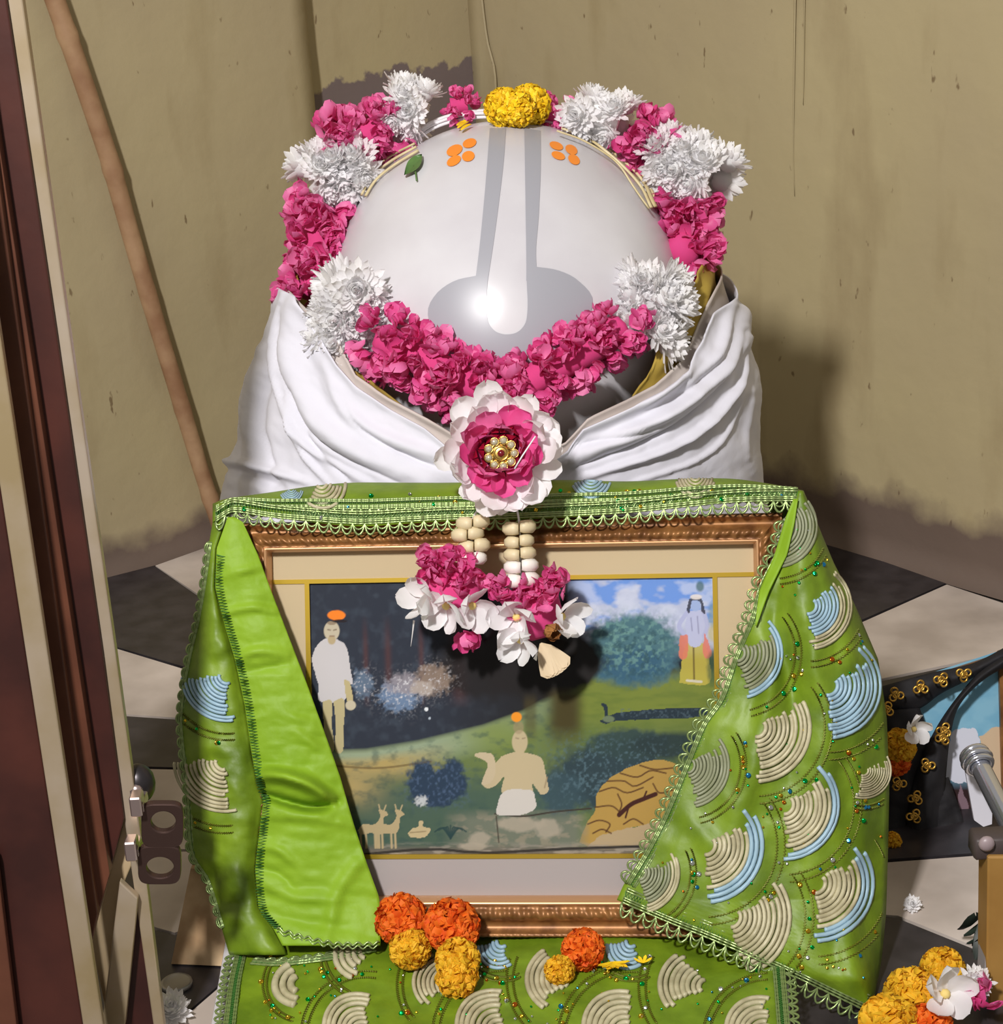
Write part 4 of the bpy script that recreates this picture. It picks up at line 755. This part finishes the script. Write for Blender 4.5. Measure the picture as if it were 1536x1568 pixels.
for (hx, hy, R, an, half, mm, nin) in [(1188, 806, 66, 22, 58, OC, 3), (1238, 928, 66, 22, 60, [Mcc, Mcb], 4), (1128, 1000, 70, 20, 52, OB, 2), (1268, 1050, 80, 26, 58, BC, 3), (1158, 1114, 82, 26, 56, CB, 3), (1200, 1232, 84, 24, 56, IB, 2), (1052, 1172, 64, 22, 50, OC, 2),
    (1080, 1294, 86, 26, 56, IB, 3), (1248, 1352, 88, 26, 56, IB, 3), (1118, 1404, 90, 22, 50, CB, 3), (978, 1336, 62, 26, 46, [Mco, Mcb], 3), (1322, 1180, 42, 40, 60, CB, 3)]:
    R = min(R, np.interp(hy, RR[:, 1], RR[:, 0])-hx-2) if hx < 1300 else R
    motif(DR, shawl, hx, hy, R, an, half, mm, nin); halo(DR, hx, hy, R, an, half, 5, acc=SEQ, chn=CHN, lim=lim_r)
for (hx, hy, R, an, half, mm) in [(348, 1034, 70, 130, 42, BC), (344, 1165, 78, 132, 44, CB)]:
    motif(DO, shawl, hx, hy, R, an, half, mm); halo(DO, hx, hy, R, an, half, 4, acc=SEQ, chn=CHN, lim=lim_o)
def DTx(x, y, lift=0): a = np.interp(x, xs, yt); b = np.interp(x, xs, yb); return DT(x, np.clip((y-a)/(b-a), 0, 1), lift+.001)
for (hx, hy, R, an, half, mm) in [(492, 738, 40, 70, 55, CB), (446, 748, 20, 90, 60, BC), (905, 728, 34, 88, 60, BC), (1065, 728, 34, 92, 70, CB)]: motif(DTx, shawl, hx, hy, R, an, half, mm, n=6, sq=.9)
for i in range(46): x = random.uniform(360, 1200); v_ = random.uniform(.25, .9); c = np.interp(x, xs, yt)*(1-v_)+np.interp(x, xs, yb)*v_; seq(DTx, x, c, SEQ)
for i in range(70):
    y = random.uniform(800, 1500); x = random.uniform(np.interp(y, RL[:, 1], RL[:, 0])+16, np.interp(y, RR[:, 1], RR[:, 0])-6); seq(DR, x, y, SEQ, .0014)
SEQ.build('sequins', Mseq, shawl)['kind'] = 'stuff'; CHN.build('chain_stitching', Mchain, shawl)['kind'] = 'stuff'
# ------------------------------------------------------------------ slab and green runner in front of the frame
ZP = .050
slab = empty('marble_plinth', (-.02, 1.86, 0), 'low white marble slab under the green runner and picture frame', 'plinth')
def slab_px(z): return [atz(*q, z) for q in ((352, 1395), (322, 1568), (316, 1700), (1216, 1700), (1204, 1395))]
pl = np.array(slab_px(ZP-.004)); mb = MB(); mb.prism(pl, (0, 0, -(ZP-.004)+.006)); o = mb.build('slab', Mmarble, slab, smooth_=False); bv = o.modifiers.new('bevel', 'BEVEL'); bv.width = .004; bv.segments = 2
run = empty('green_runner', (0, 1.78, ZP), 'flat lime green embroidered runner on the slab below the frame', 'cloth')
NL = np.array([(374, 1440), (362, 1470), (350, 1540), (338, 1600)], float); NRt = np.array([(1196, 1440), (1200, 1470), (1206, 1540), (1210, 1600)], float)
def DN(x, y, lift=0):
    p = atz(x, y, ZP); h = (fbm(p[..., 0]*16, p[..., 1]*16, 2)-.47)*.012+.006*np.sin(p[..., 0]*22)*np.exp(-((p[..., 1]-1.86)/.06)**2); return atz(x, y, ZP+.003+h+lift)
ys = np.linspace(1432, 1600, 60); us = np.linspace(0, 1, 130); a = np.interp(ys, NL[:, 1], NL[:, 0]); b = np.interp(ys, NRt[:, 1], NRt[:, 0]); XX = a[:, None]*(1-us)+b[:, None]*us; YY = np.broadcast_to(ys[:, None], XX.shape)+0.
G = DN(XX, YY); mk('cloth_panel', G.reshape(-1, 3), gridf(*G.shape[:2]), Mnet, run, solid=.0015)
def g_trim(pl, sgn, n=60, wid=.018):
    Q = smooth(pl, n); P = DN(Q[:, 0], Q[:, 1], .003); T = np.gradient(P, axis=0); S_ = np.cross(T, np.broadcast_to(np.array([0, 0, 1.]), T.shape)); S_ /= np.linalg.norm(S_, axis=1)[:, None]; return trim('lace_trim', P, S_*sgn, run, wid=wid)
g_trim([(366, 1462), (356, 1510), (345, 1600)], 1); g_trim([(1194, 1470), (1200, 1540), (1205, 1600)], -1)
g_trim([(386, 1472), (430, 1474), (500, 1466), (575, 1452)], -1, 40, .012)
SEQ = MB(); CHN = MB()
def lim_n(x, y): return (x > np.interp(y, NL[:, 1], NL[:, 0])+22) & (x < np.interp(y, NRt[:, 1], NRt[:, 0])-22) & (y > 1462) & (y < 1580)
for (hx, hy, R, an, half, mm, n) in [(462, 1506, 42, 170, 60, CB, 3), (560, 1586, 70, 225, 50, CB, 8), (696, 1508, 62, 190, 44, CB, 8), (770, 1584, 76, 218, 50, CB, 8), (878, 1500, 72, 182, 42, CB, 8), (965, 1588, 78, 222, 50, CB, 8), (1086, 1512, 76, 190, 40, CB, 8), (1178, 1592, 72, 222, 46, CB, 8), (566, 1456, 54, 160, 40, CB, 5), (968, 1440, 44, 120, 50, BC, 6), (770, 1440, 44, 120, 50, BC, 6)]:
    motif(DN, run, hx, hy, R, an, half, mm, 3, n, .8); halo(DN, hx, hy, R, an, half, 4, acc=SEQ, chn=CHN, lim=lim_n)
for i in range(90): seq(DN, random.uniform(400, 1180), random.uniform(1466, 1575), SEQ, .0013)
SEQ.build('sequins', Mseq, run)['kind'] = 'stuff'; CHN.build('chain_stitching', Mchain, run)['kind'] = 'stuff'
# ------------------------------------------------------------------ marigolds on the runner
def flower(x, y, me, rpx, z, label, name, cat='flower', tiltx=0.0, grp=None):
    p = atz(x, y, z); d = (p-CAM)@FW; s = rpx/FPX*d/.030; o = bpy.data.objects.new(name, me); C.objects.link(o)
    o.matrix_world = mat4(p, np.array([tiltx, -.55, .8]), random.random()*6, s); return tag(o, label, cat, grp)
flower(615, 1408, PO[0], 43, ZP+.046, 'orange marigold leaning on the left of the gilt bottom rail', 'orange_marigold', grp='marigolds on the runner')
flower(692, 1418, PO[1], 45, ZP+.046, 'orange marigold second from the left, above a yellow one', 'orange_marigold', tiltx=.2, grp='marigolds on the runner')
flower(893, 1454, PO[0], 35, ZP+.026, 'orange marigold lying alone on the right part of the runner', 'orange_marigold', grp='marigolds on the runner')
flower(628, 1452, PY[0], 34, ZP+.028, 'round yellow marigold below the leftmost orange one', 'yellow_marigold', grp='marigolds on the runner')
flower(701, 1470, PY[1], 36, ZP+.034, 'yellow marigold on top of another yellow one below the orange flowers', 'yellow_marigold', grp='marigolds on the runner')
flower(700, 1496, PY[0], 35, ZP+.020, 'yellow marigold lowest of the flower pile on the runner', 'yellow_marigold', tiltx=-.2, grp='marigolds on the runner')
flower(857, 1486, PY[1], 25, ZP+.018, 'small yellow marigold touching the lone orange flower at right', 'yellow_marigold', grp='marigolds on the runner')
def fan(x, y, L, a0, a1, n, m, label, z=ZP+.010, nm='flower_petal'):
    mb = MB(); c = atz(x, y, z)
    for a in np.linspace(a0, a1, n):
        v, f = petal(L, L*.32, 3, 3, random.uniform(.1, .6), .2, 1.7); v = rot(v, 'z', math.radians(a)); mb.add(c+v+np.array([0, 0, .001]), f)
    return tag(mb.build(nm, m), label, 'petals')
fan(938, 1474, .022, 130, 240, 8, Mbri[0], 'fan of loose yellow petals lying right of the lone orange marigold')
fan(985, 1476, .012, -60, 60, 4, Mbri[0], 'few small yellow petals at the edge of the blue motif')
# dark twiggy leaf bit beneath the flowers
# ------------------------------------------------------------------ objects on the floor at the left
blk = MB(); q = np.array([(288, 1318), (350, 1318), (350, 1478), (262, 1474)], float)
Mtw = mat('scorched_tan_stone', (226, 196, 154), .5, var=(160, 122, 84), vscale=11)
P = np.array([atz(292, 1330, .12), atz(360, 1330, .12), atz(360, 1480, .008), atz(262, 1476, .008)]); blk.prism(P, (.0, .03, -.004)); tag(blk.build('stone_block', Mtw, smooth_=False), 'tan sloping stone block beside the slab at the lower left', 'block')
c = atz(270, 1502, .012); mb = MB(); q = np.linspace(0, 2*np.pi, 28, endpoint=False); ringc = lambda r, z: np.c_[c[0]+r*np.cos(q), c[1]+r*np.sin(q), np.full(28, z)]
mb.add(np.vstack([ringc(.018, .0065), ringc(.019, .010), ringc(.017, .012), ringc(.015, .011)]), gridf(4, 28, 0, True)+[tuple(range(84, 112))]); tag(mb.build('round_disc', mat('dull_steel', (150, 146, 140), .35, .5)), 'small round grey metal disc on the black tile at lower left', 'disc')
o = bpy.data.objects.new('white_chrysanthemum', CH[0]); C.objects.link(o); o.matrix_world = mat4(atz(262, 1552, .012), np.array([.1, -.3, 1]), 1, .8); tag(o, 'white chrysanthemum fallen on the floor at the bottom left', 'flower')
# ------------------------------------------------------------------ the wooden door at the left
Mwood = mat('dark_red_wood', (74, 36, 28), .45, var=(52, 24, 20), vscale=9, bump=.05); Mwood2 = mat('brown_moulding', (104, 62, 44), .4, var=(84, 48, 34), vscale=12); Malu = mat('worn_aluminium', (200, 184, 164), .4, .5, var=(176, 156, 118), vscale=8)
Mch = mat('hasp_steel', (190, 172, 168), .3, .85); Mhasp = mat('dark_hasp_steel', (92, 72, 66), .35, .8)
DS = .13                                                              # how far back the door stands
door = empty('door_1', (-.6, 1.73, 0), None, None); door['kind'] = 'structure'
def strip(name, pts, Y, th, m, parent=door, bev=.0015):
    P = np.array([aty(*q, Y+DS) for q in pts]); P[:, 2] = np.maximum(P[:, 2], .007); mb = MB(); mb.prism(P, (0, th, 0)); o = mb.build(name, m, parent, smooth_=False)
    b_ = o.modifiers.new('bevel', 'BEVEL'); b_.width = bev; b_.segments = 2; return o
strip('door_panel', [(-300, -40), (-121, -40), (151, 1728), (-200, 1728)], 1.560, .025, Mwood)
strip('door_panel', [(-300, 1310), (-6, 1310), (46, 1728), (-300, 1728)], 1.545, .010, Mwood2)
strip('edge_strip', [(-121, -40), (-82, -40), (168, 1640), (178, 1728), (151, 1728)], 1.550, .010, Malu)
strip('moulding', [(-82, -40), (-45, -40), (150, 1400), (140, 1446)], 1.590, .018, Mwood2)
strip('moulding', [(-44, -40), (-41, -40), (168, 1338), (151, 1398)], 1.600, .018, Mwood2)
strip('door_stile', [(-41, -40), (4, -40), (85, 500), (157, 1000), (190, 1254), (168, 1338)], 1.615, .020, Mwood)
strip('edge_strip', [(4, -40), (29, -40), (105, 500), (177, 1000), (217, 1290), (251, 1568), (271, 1728), (256, 1728), (190, 1254), (157, 1000), (85, 500)], 1.620, .012, Malu)
tag(strip('lit_floor_patch', [(190, 1254), (212, 1300), (186, 1362), (160, 1540), (140, 1446), (168, 1338)], 1.635, .012, Mtan), 'pale tan piece standing in for lit floor behind the hasps')  # upright tan piece, its pale colour stands in for a lit patch of floor
strip('track_strip', [(183, 1350), (211, 1376), (192, 1568), (180, 1728), (130, 1728), (156, 1568)], 1.610, .010, Malu)
strip('door_stile', [(208, 1370), (216, 1380), (240, 1568), (262, 1728), (170, 1728), (190, 1568)], 1.625, .014, Mwood)
for (x0, x1, y0, y1, hx, hy, hr, hv, bx, by) in [(216, 281, 1232, 1299, 250, 1259, 19, 16, 210, 1230), (211, 277, 1296, 1355, 245, 1329, 21, 16, 202, 1298)]:
    n = 36; q = np.linspace(0, 2*np.pi, n, endpoint=False); cx, cy, rx, ry = (x0+x1)/2, (y0+y1)/2, (x1-x0)/2, (y1-y0)/2
    k = 4.5; ox = cx+rx*np.sign(np.cos(q))*np.abs(np.cos(q))**(2/k); oy = cy+ry*np.sign(np.sin(q))*np.abs(np.sin(q))**(2/k); ix = hx+hr*np.cos(q); iy = hy+hv*np.sin(q)
    Yh = 1.60+DS; V = [aty(ox, oy, Yh), aty(ix, iy, Yh), aty(ix, iy, Yh)+np.array([0, .007, 0.002]), aty(ox, oy, Yh)+np.array([0, .007, .002])]; mb = MB(); f = gridf(4, n, 0, True)+[(3*n+j, 3*n+(j+1) % n, (j+1) % n, j) for j in range(n)]; mb.add(np.vstack(V), f)
    hs = mb.build('hasp', Mhasp, door, smooth_=False); b_ = hs.modifiers.new('bevel', 'BEVEL'); b_.width = .0012; b_.segments = 2
    mb = MB(); mb.box(aty(bx, by, 1.598+DS), .012, .02, .022); mb.box(aty(bx+6, by-2, 1.61+DS), .010, .03, .010); mb.build('bracket', Mch, hs, smooth_=False)
mb = MB(); mb.ball(aty(212, 1200, 1.64+DS), (.018, .018, .022), 14, 8); mb.ball(aty(212, 1200, 1.64+DS)+np.array([0, -.016, 0]), (.008, .006, .008), 8, 5, mi=1); mb.build('door_knob', [mat('dark_iron', (62, 58, 60), .35, .7), Mch], door)

# ------------------------------------------------------------------ right side: a second picture under a black sequinned cloth
D2 = 2.49
def d2(x, y, h=0.0): return atd(x, y, D2-np.asarray(h)+0*np.asarray(x, float))
pic = empty('small_picture', d2(1465., 1312., 0), 'small blue-skied picture half covered by black cloth at the right', 'framed picture')
xg, yg = np.meshgrid(np.linspace(1392, 1534, 140), np.linspace(0, 1, 300)); yg = (1060-(xg-1335)*.325)*(1-yg)+1306*yg
p = Paint(xg, yg); p.put(np.ones(xg.shape), (112, 164, 190)); p.tex(np.ones(xg.shape)*.6, (134, 180, 200), 30, 20, .4, .65, 2); p.put(p.soft(yg, 1180, 1210), (46, 30, 30)); p.tex(p.soft(yg, 1180, 1210), (78, 52, 54), 14, 22, .45, .7, 3)
p.poly([(1446, 1192), (1452, 1140), (1464, 1118), (1490, 1116), (1500, 1130), (1496, 1180), (1480, 1200)], (200, 202, 214), 1, 3); p.poly([(1500, 1128), (1534, 1118), (1534, 1220), (1512, 1190)], (196, 172, 142)); p.poly([(1470, 1200), (1484, 1240), (1486, 1290), (1474, 1300), (1466, 1240)], (132, 108, 118), .8)
tag(mk('painting', d2(xg, yg).reshape(-1, 3), gridf(300, 140), Mpaint, pic, col=p.c.reshape(-1, 3)), 'painted blue sky with a white robe below')
def rail2(a, b, c, d): mb = MB(); P = d2(np.array([a[0], b[0], c[0], d[0]], float), np.array([a[1], b[1], c[1], d[1]], float), .012); mb.prism(P, FW*.03); o = mb.build('frame_rail', Mrail, pic, smooth_=False); o.modifiers.new('bevel', 'BEVEL').width = .004
rail2((1531, 1000), (1556, 992), (1568, 1325), (1540, 1325)); rail2((1376, 1052), (1531, 1002), (1531, 1014), (1378, 1064)); rail2((1376, 1064), (1396, 1060), (1404, 1304), (1384, 1304)); rail2((1384, 1304), (1540, 1304), (1540, 1325), (1386, 1325))
bs = empty('black_shawl', d2(1400., 1330., .03), 'black cloth with gold sequin rosettes draped over the small picture', 'shawl')
Mblk = mat('black_cloth', (22, 20, 24), .75, bump=.1, bscale=120)
def loft2(name, A, Bq, off, n=50, c=14):
    A = smooth(A, n); Bq = smooth(Bq, n); k = np.linspace(0, 1, c)[:, None, None]; G = A*(1-k)+Bq*k; X, Y = G[..., 0], G[..., 1]
    h = off+.012*np.sin(np.pi*np.linspace(0, 1, c))[:, None]+(fbm(X/18, Y/26, 4)-.47)*.014; V = d2(X, Y, h); return mk(name, V.reshape(-1, 3), gridf(c, n), Mblk, bs, solid=.0015)
loft2('cloth_fold', [(1335, 1056), (1420, 1032), (1490, 1016), (1550, 986)], [(1335, 1110), (1405, 1086), (1440, 1062), (1482, 1041), (1550, 1010)], .024)
loft2('cloth_fold', [(1335, 1090), (1335, 1200), (1335, 1340)], [(1408, 1084), (1417, 1112), (1424, 1145), (1410, 1210), (1396, 1340)], .026)
loft2('cloth_fold', [(1532, 1006), (1490, 1040), (1440, 1105), (1404, 1180), (1388, 1250), (1372, 1340)], [(1550, 1014), (1504, 1042), (1470, 1078), (1456, 1120), (1448, 1190), (1442, 1310)], .034)
loft2('cloth_fold', [(1390, 1200), (1384, 1270), (1380, 1345)], [(1452, 1190), (1476, 1260), (1480, 1312)], .028)
Mgs = mat('gold_sequin_ring', (206, 160, 70), .3, .8); q = np.linspace(0, 2*np.pi, 12, endpoint=False)
for (x, y) in [(1372, 1064), (1410, 1053), (1442, 1041), (1476, 1033), (1358, 1086), (1444, 1130), (1420, 1172), (1402, 1222), (1400, 1250), (1446, 1118), (1376, 1200)]:
    mb = MB()
    for k in range(5):
        a = k*2.1+x; c = d2(np.array(x+7*math.cos(a)*(k > 0)), np.array(y+6*math.sin(a)*(k > 0)), .054); mb.tube(c+.0042*(np.cos(q)[:, None]*RT+np.sin(q)[:, None]*UP), .0015, 5, closed=True)
    mb.build('gold_rosette', Mgs, bs)
def flower3(pos, me, r, label, name, up=(0, -.6, .75), grp=None, cat='flower'):
    o = bpy.data.objects.new(name, me); C.objects.link(o); o.matrix_world = mat4(pos, np.array(up), random.random()*6, r/.030); return tag(o, label, cat, grp)
G2 = 'flowers by the black cloth'
flower3(d2(1376., 1142., .075), PY[0], .024, 'yellow marigold on the black cloth close to the green shawl edge', 'yellow_marigold', grp=G2)
flower3(d2(1372., 1166., .07), PO[1], .020, 'orange-yellow marigold below the upper yellow one on the black cloth', 'orange_marigold', grp=G2)
def plumeria_thing(c, out, s, label, m_heart, name='plumeria', halfopen=.45):
    X, Y, Z = basis(out, .4); r = empty(name, c, label, 'flower')
    for i in range(5):
        a = i*2*math.pi/5; e_ = math.cos(a)*X+math.sin(a)*Y; t_ = halfopen+random.uniform(-.12, .12); inst('petal', PW[i % 5], petmat(c+e_*.003, e_*math.cos(t_)+Z*math.sin(t_), Z*math.cos(t_)-e_*math.sin(t_)+np.cross(e_, Z)*.35, s), r)
    mb = MB(); mb.ball(c+Z*.004*s, (.006*s, .006*s, .006*s), 8, 5, X, Y, Z); mb.build('flower_heart', m_heart, r); return r
plumeria_thing(d2(1398., 1116., .085), np.array([.3, -1, .3]), .62, 'white plumeria tucked above the marigolds on the black cloth', Mheart)
for k, (x, y, r) in enumerate([(1366, 1288, .013), (1372, 1328, .019), (1366, 1352, .017)]):
    flower3(d2(float(x), float(y), .075), PY[k % 2], r, ['small yellow marigold topmost of three in the shade beside the shawl', 'middle yellow marigold of three in the shade beside the shawl', 'lowest yellow marigold of three in the shade beside the shawl'][k], 'yellow_marigold', grp=G2)
for k, (x, y) in enumerate([(1402, 1312), (1424, 1340), (1396, 1386)]):
    flower3(atz(x, y, .012)if k == 2 else d2(float(x), float(y), .07), CH[k], .011, ['tiny white flower above another in the shade by the black cloth', 'tiny white flower right of the shaded marigolds', 'tiny white flower on the pale floor tile at right'][k], 'white_flower', grp=G2)
# chrome tube, holder and the wooden post at the right edge
Mchr = mat('chrome', (214, 216, 224), .18, .9); st = empty('metal_tube', aty(1520, 1240, 1.95), 'shiny metal tube with a ring collar at the right edge', 'tube')
a, b = aty(1494, 1160, 2.02), aty(1580, 1330, 1.86); mb = MB(); k = np.linspace(0, 1, 8)[:, None]; mb.tube(a*(1-k)+b*k, .0120, 18); mb.build('tube', Mchr, st)
t_ = (b-a)/np.linalg.norm(b-a); X, Y, Z = basis(t_); q = np.linspace(0, 2*np.pi, 24, endpoint=False); mb = MB()
for o_, r_ in ((-.004, .0150), (.004, .0165), (.012, .0150)): mb.tube(a+t_*o_+r_*(np.cos(q)[:, None]*X+np.sin(q)[:, None]*Y), .0038, 8, closed=True)
mb.build('collar', Mchr, st)
mb = MB(); P = np.array([aty(*v_, 2.06) for v_ in ((1479, 1184), (1496, 1186), (1520, 1232), (1519, 1262), (1506, 1266), (1492, 1256))]); mb.prism(P, (0, .006, 0)); tag(mb.build('steel_plate', mat('white_enamel', (222, 222, 232), .4), smooth_=False), 'small white plate behind the metal tube at the right', 'plate')
post = empty('wooden_post', aty(1530, 1730, 1.70)*np.array([1, 1, 0]), 'golden brown wooden post at the lower right edge', 'post')
Mpost = mat('golden_wood', (168, 128, 66), .5, var=(146, 106, 50), vscale=10); Mpg = mat('grey_edge', (150, 148, 150), .6)
def pst(name, pts, Y, th, m): P = np.array([aty(*q_, Y) for q_ in pts]); mb = MB(); mb.prism(P, (0, th, 0)); o = mb.build(name, m, post, smooth_=False); o.modifiers.new('bevel', 'BEVEL').width = .002
pst('post_body', [(1513, 1312), (1600, 1312), (1620, 1760), (1530, 1760), (1511, 1470)], 1.76, .04, Mpost); pst('edge_board', [(1511, 1440), (1514, 1440), (1532, 1760), (1500, 1760), (1503, 1560)], 1.765, .03, Mpg)
mb = MB(); mb.box(aty(1530, 1290, 1.78), .060, .03, .026); mb.ball(aty(1511, 1292, 1.762), (.009, .006, .009), 12, 6, mi=1); mb.build('latch_block', [mat('dark_latch', (70, 60, 58), .5), mat('latch_button', (152, 136, 138), .4)], post)
# flowers and leaves on the floor at the lower right
G3 = 'flowers on the floor at the lower right'
flower3(atz(1398, 1525, .030), PY[0], .033, 'large yellow marigold left of the white plumeria at lower right', 'yellow_marigold', grp=G3)
flower3(atz(1444, 1484, .030), PY[1], .026, 'yellow marigold behind the white plumeria at lower right', 'yellow_marigold', grp=G3)
flower3(atz(1362, 1568, .030), PY[1], .034, 'yellow marigold nearest the corner of the green shawl at lower right', 'yellow_marigold', grp=G3)
flower3(atz(1424, 1572, .026), PO[0], .026, 'orange marigold under the white plumeria at lower right', 'orange_marigold', grp=G3)
plumeria_thing(atz(1446, 1522, .055), np.array([.1, -.8, .6]), .95, 'white plumeria with yellow heart lying on marigolds at lower right', Mheart)
o = flower3(atz(1496, 1530, .040), FL[1], .036, 'pink and white ruffled flower beside the wooden post', 'pink_flower', grp=G3)
flower3(atz(1494, 1506, .050), CH[1], .018, 'small white flower above the pink one beside the wooden post', 'white_flower', grp=G3)
Mdl = mat('dark_leaf', (44, 56, 46), .5, var=(30, 38, 32), vscale=30)
lf = empty('leaf_sprig', atz(1485, 1450, .0), 'dark green leaf sprig behind the flowers at lower right', 'leaves')
for (x, y, a, L) in [(1468, 1424, 200, .05), (1476, 1434, 250, .05), (1490, 1450, 300, .055), (1494, 1470, 320, .05), (1480, 1446, 230, .045)]:
    v, f = petal(L, .022, 6, 5, .7, .2, .9); v = rot(v, 'x', .5); v = rot(v, 'z', math.radians(a)); mb = MB(); mb.add(atz(x, y, .03)+v, f); mb.build('leaf', Mdl, lf)
